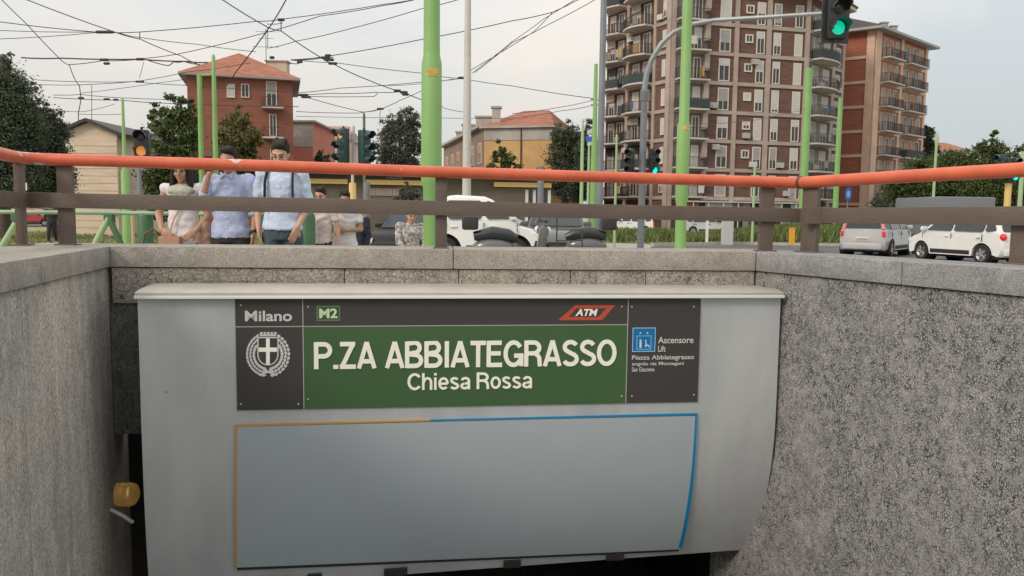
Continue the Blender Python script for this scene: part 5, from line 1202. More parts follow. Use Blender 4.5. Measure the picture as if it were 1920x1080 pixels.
net('tangle of tram wires over the left half of the sky', [
 ([(-20,-25),(50,45),(115,113),(130,122)],1.8,24,27), ([(130,122),(140,148),(149,160)],1.8,27,27), ([(149,160),(152,185),(147,212),(147,228)],2.0,27,27),
 ([(30,-8),(52,0),(215,60),(262,73),(340,105),(375,122)],2.0,22,27), ([(-20,39),(0,41),(180,60),(262,60),(480,40),(528,36),(720,8),(800,-6)],1.8,23,26),
 ([(-20,57),(0,57),(180,60)],1.5,26,23), ([(-20,75),(0,73),(180,61)],1.5,26,23), ([(225,62),(262,70),(370,83),(480,97)],1.5,24,30), ([(262,60),(262,74)],2,23.5,23.5),
 ([(40,108),(115,109),(265,111),(350,115),(390,117)],3.0,27,27), ([(130,121),(190,114),(265,111)],1.8,27,27), ([(275,112),(315,123),(325,116),(345,115),(375,121)],2.2,27,27),
 ([(260,110),(335,101),(480,66),(600,30),(720,10),(790,-4)],1.8,27,24), ([(60,149),(150,153),(250,153),(350,160),(545,172)],1.4,34,34), ([(60,158),(150,159),(260,152),(350,135),(470,118)],1.4,34,34),
 ([(150,175),(300,155),(400,140)],1.2,36,36), ([(100,178),(150,177),(240,184),(350,186)],1.4,34,34), ([(100,183),(230,188),(320,194),(560,200)],1.6,34,34),
 ([(172,160),(172,230)],1.3,34,34), ([(147,214),(230,214)],1.1,34,34), ([(110,208),(160,209),(215,195)],1.1,36,36), ([(270,115),(261,147)],1.1,30,30),
], [(190,60,16,23.5),(205,60,10,23.5),(195,112,12,27),(200,119,7,27),(262,111,10,27),(152,184,6,27),(200,186,8,34),(217,187,6,34),(262,153,12,34)], tuple(at(200, 110, 27)))
net('tram wires crossing the sky between the brick house and the thick green pole', [
 ([(400,-12),(418,0),(500,50),(527,58),(600,107),(625,120),(690,150),(760,175),(830,200)],2.2,22,27), ([(540,-8),(536,0),(506,50),(440,138),(425,160)],2.6,20,24),
 ([(505,90),(555,77),(640,58),(795,15),(870,-4)],1.7,30,26), ([(545,112),(617,105),(795,73),(960,39),(1035,23),(1082,0),(1100,-8)],1.9,27,27),
 ([(545,112),(562,112),(600,109),(625,107)],2.2,27,27), ([(545,118),(560,119),(563,112)],2.0,27,27), ([(560,113),(625,117),(790,137),(860,147)],1.5,27,27), ([(527,37),(527,58)],2.2,24,24),
 ([(545,175),(640,165),(800,153),(865,147),(885,130),(1000,60),(1035,24)],1.5,31,29), ([(865,147),(960,161),(1115,185)],1.5,29,26), ([(545,177),(620,175),(705,173),(750,172)],1.6,31,28), ([(560,180),(700,181),(708,175)],1.5,31,28),
 ([(545,174),(580,184),(680,210),(710,206),(750,188),(800,165)],1.5,32,30), ([(555,209),(670,212),(720,203)],1.4,34,34), ([(555,218),(800,221),(990,221)],1.1,36,36), ([(960,213),(1050,201),(1114,187)],1.3,27,26), ([(980,219),(1050,208),(1114,197)],1.3,27,26),
 ([(885,137),(960,78),(1020,35),(1085,-6)],1.4,30,28), ([(890,136),(960,80),(1030,45),(1125,-6)],1.6,30,28), ([(500,45),(530,43)],1.6,23,23), ([(502,50),(502,92)],1.4,24,24),
 ([(850,148),(780,158),(714,160)],1.1,31,31), ([(830,202),(870,210)],1.3,28,28), ([(1282,232),(1400,228),(1510,205)],1.0,20,30), ([(713,205),(712,235)],1.3,34,34),
], [(617,112,14,27),(610,108,12,27),(615,104,7,27),(624,119,12,27),(510,108,4,24),(527,37,8,24),(757,173,10,27),(760,177,8,27),(568,178,16,31),(574,182,14,31),(745,170,9,28),(713,204,9,34),(865,146,9,29),(562,116,6,27)], tuple(at(610, 110, 27)))
net('two short wires running from the tower side pole', [([(1108,186),(1130,187)],2,26,26), ([(1108,196),(1130,196)],2,26,26)], [], tuple(at(1118, 190, 26)))

# ================================================================== cars
M_TYRE = mat('tyre_rubber', (.02,.02,.02), .85); M_RIM = mat('alloy_rim', (.38,.38,.39), .35, metal=.7)
M_CGL = mat('car_glass', (.025,.03,.035), .06, spec=.7); M_BPL = mat('black_car_plastic', (.025,.025,.027), .6)
M_TL = mat('tail_light_red', (.60,.02,.02), .25, emit=(1,.05,.04), estr=.12); M_HL = mat('head_light', (.75,.76,.74), .15); M_PLATE = mat('number_plate', (.62,.62,.60), .5); M_UND = mat('wheel_well', (.008,.008,.008), .95)
def paint(name, c): return mat(name, c, .28, coat=.5, var=.04, scale=2)
def car(label, loc, h, Lc=4.1, Wc=1.78, Hc=1.6, col=None, belt=1.0, hood=.95, ws=.95, wt=.35, rt=-.1, rb=0.0, rw=.32, xf=None, xr=None, ra=None, plate_txt=None, sill_black=True, minor=False, tl='std', rp=.035, name='parked_car', group='parked cars', mirror=True, cat='car'):
    """x forward. ws: windscreen base x, wt: front roof x, rt: rear roof x from the tail, rb: rear glass base"""
    r = thing(name, label, cat, tuple(loc), 0, group); r.matrix_basis = Matrix.Translation(loc) @ Matrix.Rotation(PI/2 - h, 4, 'Z')
    x0, x1 = -Lc/2, Lc/2; xf = xf if xf is not None else x1 - .78; xr = xr if xr is not None else x0 + .72; ra = ra or rw + .055; sz = .26
    def archpts(c): return [(c + ra*math.cos(a), max(sz, rw + ra*math.sin(a))) for a in [PI*(i/12) for i in range(13)]]
    body = [(x0+.02,.34),(x0,.55),(x0+.02,.75),(x0+.05,belt-.02),(x0+.10,belt)] + [(ws, belt+.0),(x1-.55,hood-.03),(x1-.22,hood-.12),(x1-.06,hood-.28),(x1,.52),(x1-.03,.30),(x1-.12,sz)]
    body += [(q[0], q[1]) for q in archpts(xf)] + [(xf-ra-.02, sz), (xr+ra+.02, sz)] + [(q[0], q[1]) for q in archpts(xr)] + [(x0+.10, sz)]
    def shape(me, taper=True):
        for v in me.vertices:
            x, y, z = v.co; t = abs(x)/(Lc/2); k = 1 - .13*max(0, t-.55)**1.6/.45**1.6*1.0
            k *= 1 - .05*max(0, (.62-z))/.4*.5
            if z > .75: k *= 1 - .10*(z-.75)
            v.co.y = y*k
    W2 = Wc/2
    mb = MB(); n = len(body); lay = [-W2, -W2*.94, W2*.94, W2]
    mb.prism([(a, b) for a, b in body], -W2, W2, (0,0,0), (1,0,0), (0,0,1), (0,-1,0)); me = mb.mesh('body')if False else None
    # body side rounding: inner (full) and outer (inset) profiles
    mb = MB(); cxm = 0; czm = .62
    def inset(p, d): 
        dx, dz = cxm-p[0], czm-p[1]; l = math.hypot(dx, dz); return (p[0]+dx/l*d, p[1]+dz/l*d)
    prof = []
    for p in body:
        isarch = (abs(p[0]-xf) < ra+.03 or abs(p[0]-xr) < ra+.03) and p[1] < rw+ra+.01 and p[1] < belt-.1
        prof.append(p if isarch else inset(p, .07))
    vs = []; 
    for y, pr in ((-W2, prof), (-W2*.90, body), (W2*.90, body), (W2, prof)): vs += [(a, y, b) for a, b in pr]
    fs = [(i*n+j, i*n+(j+1) % n, (i+1)*n+(j+1) % n, (i+1)*n+j) for i in range(3) for j in range(n)] + [tuple(range(n)), tuple(range(4*n-1, 3*n-1, -1))]
    mb.add(vs, fs); me = mb.mesh('body', [col], smooth=38); shape(me); link('body', me, r, local=True)
    # cabin
    zt_ = Hc; g = [(x0+.10+rb, belt-.02), (x0+.22+rt, zt_-.12), (x0+.42+rt, zt_-.02), ((x0+wt)/2, zt_), (wt-.12, zt_-.03), (wt+.06, zt_-.10), (ws, belt-.02)]
    k_ = len(g)
    def cabin(gp, wb, wt_, name, m, y_in=0): 
        mbx = MB(); vs = []
        def hw(z): return wb + (wt_-wb)*(z-belt)/(zt_-belt)
        for s_ in (-1, 1): vs += [(a, s_*hw(b), b) for a, b in gp]
        mm = len(gp); mbx.add(vs, [tuple(range(mm)), tuple(range(2*mm-1, mm-1, -1))] + [(i, (i+1) % mm, mm+(i+1) % mm, mm+i) for i in range(mm)])
        me = mbx.mesh(name, m, smooth=45, bevel=rp); shape(me); return link(name, me, r, local=True)
    cabin(g, W2*.95, W2*.74, 'cabin', col)
    def hwz(z): return (W2*.95 + (W2*.74-W2*.95)*(z-belt)/(zt_-belt))
    def shp(p):
        x, y, z = p; t = abs(x)/(Lc/2); k = 1 - .13*max(0, t-.55)**1.6/.45**1.6; k *= 1-.10*(z-.75) if z > .75 else 1; return Vector((x, y*k, z))
    def glass(pts, name, off, m=M_CGL, th=.012):
        q = [shp(p) for p in pts]; nn = (q[1]-q[0]).cross(q[2]-q[0]).normalized(); nn = nn if nn.dot(Vector(off)) > 0 else -nn
        # round the corners slightly by chamfering
        out = []
        for i in range(len(q)):
            p, a, b = q[i], q[i-1], q[(i+1) % len(q)]; out += [p + (a-p).normalized()*.05, p + (b-p).normalized()*.05]
        mbx = MB(); mo = len(out); mbx.add([p + nn*.012 for p in out] + [p - nn*.02 for p in out], [tuple(range(mo)), tuple(range(2*mo-1, mo-1, -1))] + [(i, mo+i, mo+(i+1) % mo, (i+1) % mo) for i in range(mo)]); mbx.build(name, m, r, local=True, smooth=30)
    zb_, zu = belt+.03, zt_-.13
    def fx(z): return ws + (wt+.06-ws)*(z-belt)/(zt_-.10-belt)
    def bx_(z): return x0+.10+rb + (.12+rt-rb)*(z-belt)/(zt_-.12-belt)
    xm = (ws + x0)/2*.55 + .15; 
    for s_ in (-1, 1):
        def sp_(x, z): return (x, s_*hwz(z), z)
        glass([sp_(xm+.05, zb_), sp_(fx(zb_)-.22, zb_), sp_(fx(zu)-.10, zu), sp_(xm+.04, zu)], 'side_window', (0, s_, 0))
        xq = xr + .05
        glass([sp_(xq, zb_), sp_(xm-.05, zb_), sp_(xm-.05, zu), sp_(xq-.02, zu)], 'side_window', (0, s_, 0))
        if xq - .1 - (bx_(zb_)+.16) > .15: glass([sp_(bx_(zb_)+.14, zb_+.03), sp_(xq-.09, zb_), sp_(xq-.10, zu), sp_(bx_(zu)+.14, zu-.02)], 'side_window', (0, s_, 0))
    glass([(fx(zb_), -hwz(zb_)*.93, zb_), (fx(zb_), hwz(zb_)*.93, zb_), (fx(zu), hwz(zu)*.92, zu), (fx(zu), -hwz(zu)*.92, zu)], 'windscreen', (1, 0, .4))
    glass([(bx_(zb_), -hwz(zb_)*.86, zb_), (bx_(zb_), hwz(zb_)*.86, zb_), (bx_(zu), hwz(zu)*.88, zu), (bx_(zu), -hwz(zu)*.88, zu)], 'rear_window', (-1, 0, .2))
    def bxp(a, b, c, d, e, f, name, m, bv=.012): mbx = MB(); mbx.box(a, b, c, d, e, f); me = mbx.mesh(name, m, smooth=35, bevel=bv); shape(me); return link(name, me, r, local=True)
    bxp(x0-.035, x0+.10, -W2*.88, W2*.88, .30, .52, 'rear_bumper', col, .04); bxp(x1-.12, x1+.025, -W2*.88, W2*.88, .26, .48, 'front_bumper', col if not minor else M_BPL, .04)
    for s_ in (-1, 1):
        if tl == 'std': bxp(x0-.012, x0+.16, s_*W2*.97 if s_ < 0 else W2*.74, -W2*.74 if s_ < 0 else W2*.97, belt-.32, belt-.06, 'tail_light', M_TL, .02)
        elif tl == 'tall':
            bxp(x0-.005, x0+.20, s_*W2*.98 if s_ < 0 else W2*.86, -W2*.86 if s_ < 0 else W2*.98, belt-.28, belt-.06, 'tail_light', M_TL, .02)
            tb_ = MB(); aa = Vector((bx_(belt)+.0, s_*hwz(belt)*.93, belt)); cc = Vector((bx_(zu)+.0, s_*hwz(zu)*.93, zu)); tb_.tube([shp(aa), shp(cc)], [.075, .05], 8); tb_.build('tail_light', mat('tail_light_pink', (.62,.22,.22), .3), r, local=True, smooth=50)
        else:
            tb_ = MB(); tb_.ell(shp((x0+.10, s_*W2*.88, belt-.14)), .16, .10, .13, 16, 10); tb_.build('tail_light', M_TL, r, local=True, smooth=60)
        bxp(x1-.30, x1-.015, s_*W2*.99 if s_ < 0 else W2*.66, -W2*.66 if s_ < 0 else W2*.99, hood-.34, hood-.19, 'head_light', M_HL, .03)
        bxp(xf-.72 if False else xr+ra+.10, xf-ra-.06, s_*(W2+.012) if s_ < 0 else W2-.02, -(W2-.02) if s_ < 0 else W2+.012, .30, .44, 'side_moulding', M_BPL, .01)
        for hx in (xm+.22, xr+.20): bxp(hx-.08, hx+.08, s_*(W2+.012) if s_ < 0 else W2-.03, -(W2-.03) if s_ < 0 else W2+.012, belt-.17, belt-.13, 'door_handle', col if not minor else M_BPL, .006)
        if mirror: bxp(ws-.28, ws-.14, s_*(W2+.15) if s_ < 0 else W2-.06, -(W2-.06) if s_ < 0 else W2+.15, belt+.02, belt+.16, 'mirror', M_BPL if minor else col, .03)
        mbx = MB()                                           # door shut lines
        for gx in (xm, fx(belt)-.12, xr+.02 if xr+ra < xm-.3 else xm-.9):
            mbx.box(gx-.006, gx+.006, s_*(W2+.0035) if s_ < 0 else W2-.02, -(W2-.02) if s_ < 0 else W2+.0035, .36 if abs(gx-xr) > ra else rw+ra+.04, belt-.05)
        me = mbx.mesh('door_gap', M_BPL); shape(me); tag(link('door_gap', me, r, local=True), kind='stuff')
    bxp(x0-.018, x0+.05, -.27, .27, .62, .75, 'number_plate', M_PLATE, .006); bxp(x0-.022, x0+.04, -.235, .235, .655, .715, 'plate_print', mat('plate_ink', (.28,.28,.29), .6), .002)
    bxp(x1-.03, x1+.028, -.26, .26, .36, .46, 'number_plate', M_PLATE, .006); bxp(x1-.10, x1+.012, -W2*.5, W2*.5, .53, .62, 'grille', M_BPL, .01)
    for x in (xf, xr):
        for s_ in (-1, 1):
            Mx = Matrix.Translation((x, s_*(W2-.11), rw)) @ Matrix.Rotation(-s_*PI/2, 4, 'X')
            w1 = MB(); w1.lathe([(rw*.64,-.10),(rw*.93,-.10),(rw,-.07),(rw,.07),(rw*.93,.10),(rw*.66,.10),(rw*.62,.07),(rw*.62,-.10)], 28, Mx); wh = w1.build('wheel', M_TYRE, r, local=True, smooth=35)
            w2 = MB(); w2.lathe([(.0,.055),(rw*.16,.06),(rw*.2,.03),(rw*.5,.035),(rw*.635,.085),(rw*.64,.05),(rw*.62,-.06),(.0,-.06)], 28, Mx)
            for i in range(5):
                a = 2*PI*i/5; w2.cap(Mx @ Vector((rw*.12*math.cos(a), rw*.12*math.sin(a), .062)), Mx @ Vector((rw*.56*math.cos(a), rw*.56*math.sin(a), .078)), rw*.09, rw*.07, 6)
            rm = w2.build('rim', M_RIM, None, smooth=40); rm.parent = wh
            w3 = MB(); w3.lathe([(ra*.99,-.28),(ra*.99,.0),(.0,.0)], 24, Matrix.Translation((x, s_*(W2-.135), rw)) @ Matrix.Rotation(-s_*PI/2, 4, 'X')); w3.build('wheel_well', M_UND, r, local=True)
    mbx = MB(); mbx.box(x0+.15, x1-.2, -W2*.85, W2*.85, .18, .30); mbx.build('underbody', M_UND, r, local=True)
    mbx = MB(); mbx.box(x0+.35, wt-.1, -W2*.70, W2*.70, .31, belt-.05); 
    return r
M_CW = paint('car_paint_white', (.72,.72,.71)); M_CS = paint('car_paint_silver', (.50,.50,.51)); M_CG = paint('car_paint_grey', (.10,.105,.11)); M_CB = mat('car_paint_black', (.008,.008,.009), .45, spec=.3); M_CR_ = paint('car_paint_red', (.33,.02,.03))
def cpos(x, Y, y=440): p = at(x, y, Y); return Vector((p.x, Y, gz(p.x, Y)))
hm = math.radians(37)
pc_ = cpos(1617, 30.4); hv = Vector((math.sin(hm), math.cos(hm), 0))
car('silver white minivan seen from behind, parked on the road right of the railing corner', pc_ + hv*2.35, hm, 4.7, 1.86, 1.75, paint('car_paint_pearl', (.44,.43,.44)), belt=1.05, hood=1.0, ws=1.5, wt=.75, rt=-.03, rb=-.0, rw=.33, tl='tall', rp=.06)
h5 = math.radians(-14.5); hv = Vector((math.sin(h5), math.cos(h5), 0)); rn = Vector((math.cos(h5), -math.sin(h5), 0))
wr_ = Vector((15.35, 26.3, -.28)); ctr = wr_ + hv*1.32 + rn*.80
car('white five door hatchback seen from its left rear quarter at the far right', ctr, h5, 4.15, 1.78, 1.66, M_CW, belt=1.04, hood=.98, ws=1.38, wt=.62, rt=.16, rb=.02, rw=.325, tl='round', rp=.07)
car('white two seat microcar side on, behind the railing right of the thick green pole', cpos(907, 19.4), math.radians(90), 2.75, 1.6, 1.60, M_CW, belt=1.02, hood=.94, ws=.92, wt=.15, rt=.16, rp=.07, rw=.31, ra=.40, xf=1.375-.62, xr=-1.375+.5, group=None)
car('dark grey car facing the camera behind the small black fence panel', cpos(1042, 23.2), math.radians(183), 4.1, 1.74, 1.62, M_CG, rp=.06, belt=1.0, hood=.96, ws=.95, wt=.35, rw=.31)
car('black city car seen from the front, left of the thick green pole', cpos(775, 24.2), math.radians(196), 3.7, 1.66, 1.55, M_CB, belt=.98, hood=.92, ws=.80, wt=.25, rw=.30)
car('white car far off beyond the verge left of the grey mast pole', cpos(1180, 67), math.radians(-80), 4.0, 1.7, 1.5, M_CW, minor=True)
car('silver car far off right of the green tower pole', cpos(1322, 68), math.radians(82), 4.2, 1.7, 1.5, M_CS, minor=True)
car('red car at far left glimpsed between the two left railing posts', cpos(66, 68), math.radians(88), 4.1, 1.7, 1.5, M_CR_, minor=True)
car('white van bodied car at far left just right of the second railing post', cpos(163, 70), math.radians(-88), 4.4, 1.8, 1.9, M_CW, minor=True, belt=1.15)
car('red car in the middle distance between the youths and the black car', cpos(722, 72), math.radians(90), 4.1, 1.7, 1.5, M_CR_, minor=True)
car('pale van bodied car in front of the orange brick block', cpos(1686, 72), math.radians(70), 4.6, 1.9, 2.5, mat('van_blue', (.10,.28,.52), .4), minor=True, belt=1.7, hood=1.2, mirror=False)
# motor scooter in front of the microcar's nose
def scooter(label, x, Y, flip):
    c = cpos(x, Y); r = thing('motor_scooter', label, 'scooter', tuple(c)); r.matrix_basis = Matrix.Translation(c) @ Matrix.Rotation(PI if flip else 0, 4, 'Z')
    Mb = M_CB; Y0 = (0,0,0)
    mb = MB(); mb.ell((-.42,0,.52), .42, .17, .20, 20, 12); mb.ell((-.20,0,.42), .28, .16, .14, 16, 10); mb.build('rear_body', M_CG, r, local=True, smooth=60)
    mb = MB(); mb.tube([(-.80,0,.74), (-.45,0,.80), (-.15,0,.76), (.02,0,.70)], [.09,.14,.13,.07], 14, ell=1.0); mb.build('seat', M_HS, r, local=True, smooth=60)
    mb = MB(); mb.box(-.05,.42,-.15,.15,.24,.31); mb.build('footboard', Mb, r, local=True, bevel=.02)
    mb = MB(); mb.prism([(.34,.28),(.46,.28),(.62,.88),(.52,.98),(.44,.90)], -.17, .17, Y0, (1,0,0), (0,0,1), (0,1,0)); mb.build('leg_shield', M_CG, r, local=True, bevel=.04, smooth=50)
    mb = MB(); mb.tube([(.52,-.33,1.04), (.56,-.14,1.02), (.57,.14,1.02), (.52,.33,1.04)], .018, 10); mb.build('handlebar', M_BPL, r, local=True, smooth=60)
    for s_ in (-1, 1): mb = MB(); mb.tube([(.55,s_*.24,1.03), (.58,s_*.30,1.22)], .007, 6); mb.ell((.58,s_*.32,1.25), .018, .06, .04, 12, 8); mb.build('mirror', M_BPL, r, local=True, smooth=60)
    mb = MB(); vs = []
    for i in range(7):
        a = -.9 + 1.8*i/6
        for z, k in ((.98,1),(1.18,.9),(1.36,.6)): vs.append((.66 - .16*(1-math.cos(a)) - (z-.98)*.35, .22*k*math.sin(a), z))
    mb.add(vs + [(x_-.008, y_, z_) for x_, y_, z_ in vs], [(i*3+j, i*3+3+j, i*3+4+j, i*3+1+j) for i in range(6) for j in range(2)] + [(21+i*3+j, 21+i*3+1+j, 21+i*3+4+j, 21+i*3+3+j) for i in range(6) for j in range(2)])
    mb.build('windscreen', mat('smoked_screen', (.10,.11,.12), .1, trans=.5), r, local=True, smooth=60)
    mb = MB(); mb.ell((.60,0,.86), .06, .11, .08, 14, 8); mb.build('head_light', M_HL, r, local=True, smooth=60)
    mb = MB(); mb.box(-1.02,-.72,-.17,.17,.86,1.12); mb.build('top_box', M_BPL, r, local=True, bevel=.05, smooth=50)
    mb = MB(); mb.tube([(.60,0,.62), (.70,0,.25)], .04, 10); mb.build('fork', M_BPL, r, local=True, smooth=60)
    for x_ in (.72, -.62):
        Mx = Matrix.Translation((x_,0,.24)) @ Matrix.Rotation(PI/2, 4, 'X'); w1 = MB(); w1.lathe([(.15,-.05),(.22,-.055),(.24,-.03),(.24,.03),(.22,.055),(.15,.05)], 24, Mx); w1.build('tyre', M_TYRE, r, local=True, smooth=40); w1 = MB(); w1.lathe([(0,-.04),(.155,-.03),(.155,.03),(0,.04)], 20, Mx); w1.build('rim', M_RIM, r, local=True, smooth=40)
        w1 = MB(); w1.tube([(x_+.26*math.cos(a), 0, .24+.26*math.sin(a)) for a in [PI*(.1+.8*i/8) for i in range(9)]], .05, 8, ell=.4); w1.build('mudguard', Mb, r, local=True, smooth=60)
    return r
scooter('dark grey motor scooter with smoked windscreen parked before the white microcar', 968, 15.2, False)
scooter('second dark scooter facing left, half behind the small black fence panel', 1062, 16.6, True)
# box van
bv = thing('box_van', 'plain grey box van parked behind the white hatchback', 'van', tuple(cpos(1812, 41)))
a, b, zt_ = at(1756, 400, 41), at(1866, 400, 41), at(1812, 369, 41).z
mb = MB(); mb.box(a.x, b.x, 41, 45.5, .35, zt_); mb.build('cargo_box', mat('van_grey', (.17,.18,.20), .5), bv, bevel=.08, smooth=40)
mb = MB(); mb.box(a.x+.1, b.x-.1, 45.5, 47, .2, zt_-.7); mb.build('cab', mat('van_grey', (.17,.18,.20), .5), bv, bevel=.15, smooth=40)
for x in (a.x+.2, b.x-.2):
    for y in (42, 46): mb = MB(); mb.lathe([(.0,-.1),(.36,-.1),(.36,.1),(.0,.1)], 20, Matrix.Translation((x, y, -.28+.36)) @ Matrix.Rotation(PI/2, 4, 'Y')); mb.build('wheel', M_TYRE, bv, smooth=40)
# ================================================================== people
def skinm(n, c): return mat(n, c, .55, var=.08, scale=12)
SK1 = skinm('skin_light', (.52,.30,.21)); SK2 = skinm('skin_tan', (.42,.23,.15))
M_HAIR = mat('dark_hair', (.018,.012,.009), .85, var=.4, scale=40, stretch=(1,1,.2), bump=.4, bscale=80)
M_SHOE = mat('white_shoe', (.55,.55,.54), .6); M_SHOED = mat('dark_shoe', (.03,.028,.026), .6); M_EYE = mat('eye_dark', (.02,.015,.012), .2); M_BROW = mat('brow', (.03,.02,.015), .8); M_LIP = mat('lips', (.36,.13,.10), .5)
def hand(mb, w, d, pn, s=1.0, curl=.5, thumb=1):
    """w wrist, d finger direction, pn palm normal; five fingers bent towards the palm"""
    w, d, pn = Vector(w), Vector(d).normalized(), Vector(pn).normalized(); sd = d.cross(pn).normalized()*thumb
    c = w + d*.045*s; Mx = Matrix((sd, d, pn)).transposed()
    mb.ell(c, .040*s, .052*s, .016*s, 12, 8, Mx)
    for i, (o_, ln) in enumerate(((.030,.070),(.010,.080),(-.011,.074),(-.031,.058))):
        b = w + d*.085*s + sd*o_*s; l = ln*s; k1 = (d + pn*curl*.5).normalized(); k2 = (d + pn*curl*1.4).normalized()
        m1 = b + k1*l*.5; mb.cap(b - d*.02*s, m1, .0092*s, .0085*s, 8); mb.cap(m1, m1 + k2*l*.45, .0085*s, .0072*s, 8)
    t0 = w + d*.03*s + sd*.036*s; t1 = t0 + (sd*.6 + d*.8 + pn*.25).normalized()*.036*s; t2 = t1 + (sd*.15 + d + pn*.35).normalized()*.030*s
    mb.cap(w + d*.015*s + sd*.018*s, t1, .015*s, .0105*s, 8); mb.cap(t1, t2, .0105*s, .0085*s, 8)
def head(mb, c, tilt, turn=0, s=1.0):
    Mh = Matrix.Rotation(turn, 3, 'Z') @ Matrix.Rotation(tilt, 3, 'X'); c = Vector(c)
    P_ = lambda x, y, z: c + Mh @ (Vector((x, y, z))*s)
    mb.ell(P_(0,.012,.03), .074*s, .094*s, .088*s, 18, 12, Mh); mb.ell(P_(0,-.012,-.035), .060*s, .074*s, .078*s, 16, 10, Mh)
    mb.ell(P_(0,-.055,-.085), .030*s, .030*s, .026*s, 10, 8, Mh); mb.cap(P_(0,-.088,.022), P_(0,-.108,-.018), .008*s, .0135*s, 8)
    mb.ell(P_(0,-.080,.032), .052*s, .016*s, .012*s, 12, 6, Mh)
    for q in (-1, 1): mb.ell(P_(.074*q,.012,-.005), .010*s, .018*s, .030*s, 8, 6, Mh); mb.ell(P_(.038*q,-.062,-.025), .022*s, .022*s, .022*s, 8, 6, Mh)
    return P_, Mh
def person(label, x, Y, H=1.75, face=0.0, skin=None, hair='short', hd=(0,-.02,1.625), tilt=.15, turn=0, arms=None, legs=None, shirt=None, sleeve='long', shirt_z=.90, trousers=None, shoes=None, sh_w=.185, build_=1.0, vox=.010, group=None, seated=False, female=False, skirt=None, z0=None, untuck=.0, shorts=False):
    skin = skin or SK1; p = at(x, 420, Y); g = gz(p.x, Y) if z0 is None else z0; s = H/1.75
    r = thing('person', label, 'person', (p.x, Y, g), 0, group); r.matrix_basis = Matrix.Translation((p.x, Y, g)) @ Matrix.Rotation(face, 4, 'Z') @ Matrix.Scale(s, 4)
    B_ = build_; arms = arms or {}; legs = legs or {}
    hipz = .93
    SHL = {-1: Vector((-sh_w, .0, 1.435)), 1: Vector((sh_w, .0, 1.435))}
    A0 = {-1: (Vector((-.245, .02, 1.16)), Vector((-.250, -.06, .92)), (0,-.15,-1), (1,0,0)), 1: (Vector((.245, .02, 1.16)), Vector((.250, -.06, .92)), (0,-.15,-1), (-1,0,0))}
    A0.update(arms)
    L0 = {-1: (Vector((-.09,0,hipz-.05)), Vector((-.10,-.02,.50)), Vector((-.11,.02,.085))), 1: (Vector((.09,0,hipz-.05)), Vector((.10,-.02,.50)), Vector((.11,.02,.085)))}
    L0.update(legs)
    cw = .165*B_ if not female else .145*B_
    mb = MB(); P_, Mh = head(mb, hd, tilt, turn)
    nk = Vector((0, .015, 1.46)); mb.cap(nk, Vector(hd) + Vector((0,.02,-.05)), .058*B_, .052*B_, 14)
    tor = [(0,0,.86,.155*B_,.095*B_),(0,0,.95,.160*B_,.105*B_),(0,0,1.06,.132*B_,.092*B_),(0,0,1.18,cw*.9,.100*B_),(0,0,1.32,cw,.110*B_),(0,.005,1.41,cw*.98,.098*B_),(0,.01,1.465,.10*B_,.07*B_),(0,.015,1.49,.055*B_,.055*B_)]
    mb.rings(tor, 20)
    for q in (-1, 1):
        e_, w_, fd, pn = A0[q]; s0 = SHL[q]; mb.cap(s0 + Vector((-q*.03,0,.0)), s0, .055*B_, .056*B_); mb.cap(s0, e_, .050*B_, .038*B_, 12); mb.cap(e_, w_, .038*B_, .024*B_, 12)
        hand(mb, w_, fd, pn, 1.0, .55, thumb=q if True else 1)
        h0, k0, a0 = L0[q]; mb.cap(h0, k0, .086*B_, .055*B_, 14); mb.cap(k0, a0, .055*B_, .036*B_, 12); mb.cap(a0 + Vector((0,.02,-.04)), a0 + Vector((0,-.13,-.055)), .034, .030, 10)
    remeshed(mb, 'body', skin, r, vox, 2)
    # eyes, brows, mouth
    q_ = MB()
    for q in (-1, 1): q_.ell(P_(.031*q,-.0805,.008), .0125, .008, .0065, 10, 6, Mh)
    q_.build('eye', M_EYE, r, local=True, smooth=60)['kind'] = 'stuff'
    q_ = MB()
    for q in (-1, 1): q_.cap(P_(.015*q,-.092,.034), P_(.048*q,-.080,.036), .0045, .0035, 6)
    q_.build('brow', M_BROW, r, local=True)['kind'] = 'stuff'
    q_ = MB(); q_.ell(P_(0,-.086,-.058), .024, .008, .008, 12, 6, Mh); q_.build('mouth', M_LIP, r, local=True, smooth=60)
    # shirt
    if shirt:
        mb = MB(); o = .014
        zb_ = shirt_z; tr = [t for t in tor if t[2] > zb_ + .02 and t[2] < 1.45]
        def wat(z):
            for a, b in zip(tor[:-1], tor[1:]):
                if a[2] <= z <= b[2]: t = (z-a[2])/(b[2]-a[2]); return a[3]+(b[3]-a[3])*t, a[4]+(b[4]-a[4])*t
            return tor[0][3], tor[0][4]
        wz = wat(max(zb_, .861)); fl = .018 if untuck else .0
        rr_ = [(0, 0, zb_, wz[0]+o+fl, wz[1]+o+fl)] + [(a, b, c, d+o+(fl*.8 if c < 1.15 else 0), e+o+(fl*.8 if c < 1.15 else .003)) for a, b, c, d, e in tr] + [(0,.008,1.462,.098*B_+o,.066*B_+o),(0,.012,1.482,.070*B_,.062*B_)]
        mb.rings(rr_, 24)
        for q in (-1, 1):
            e_, w_, fd, pn = A0[q]; s0 = SHL[q]; mb.cap(s0 + Vector((-q*.05,0,-.012)), s0, .066*B_, .064*B_)
            if sleeve == 'none': continue
            if sleeve == 'short': mb.tube([s0, s0.lerp(e_, .62)], [.064*B_, .060*B_], 14)
            else:
                we = w_ if sleeve == 'long' else e_.lerp(w_, .30); mb.cap(s0, e_, .064*B_, .050*B_, 12); mb.tube([e_, we], [.050*B_, .040*B_ if sleeve == 'long' else .050*B_], 12)
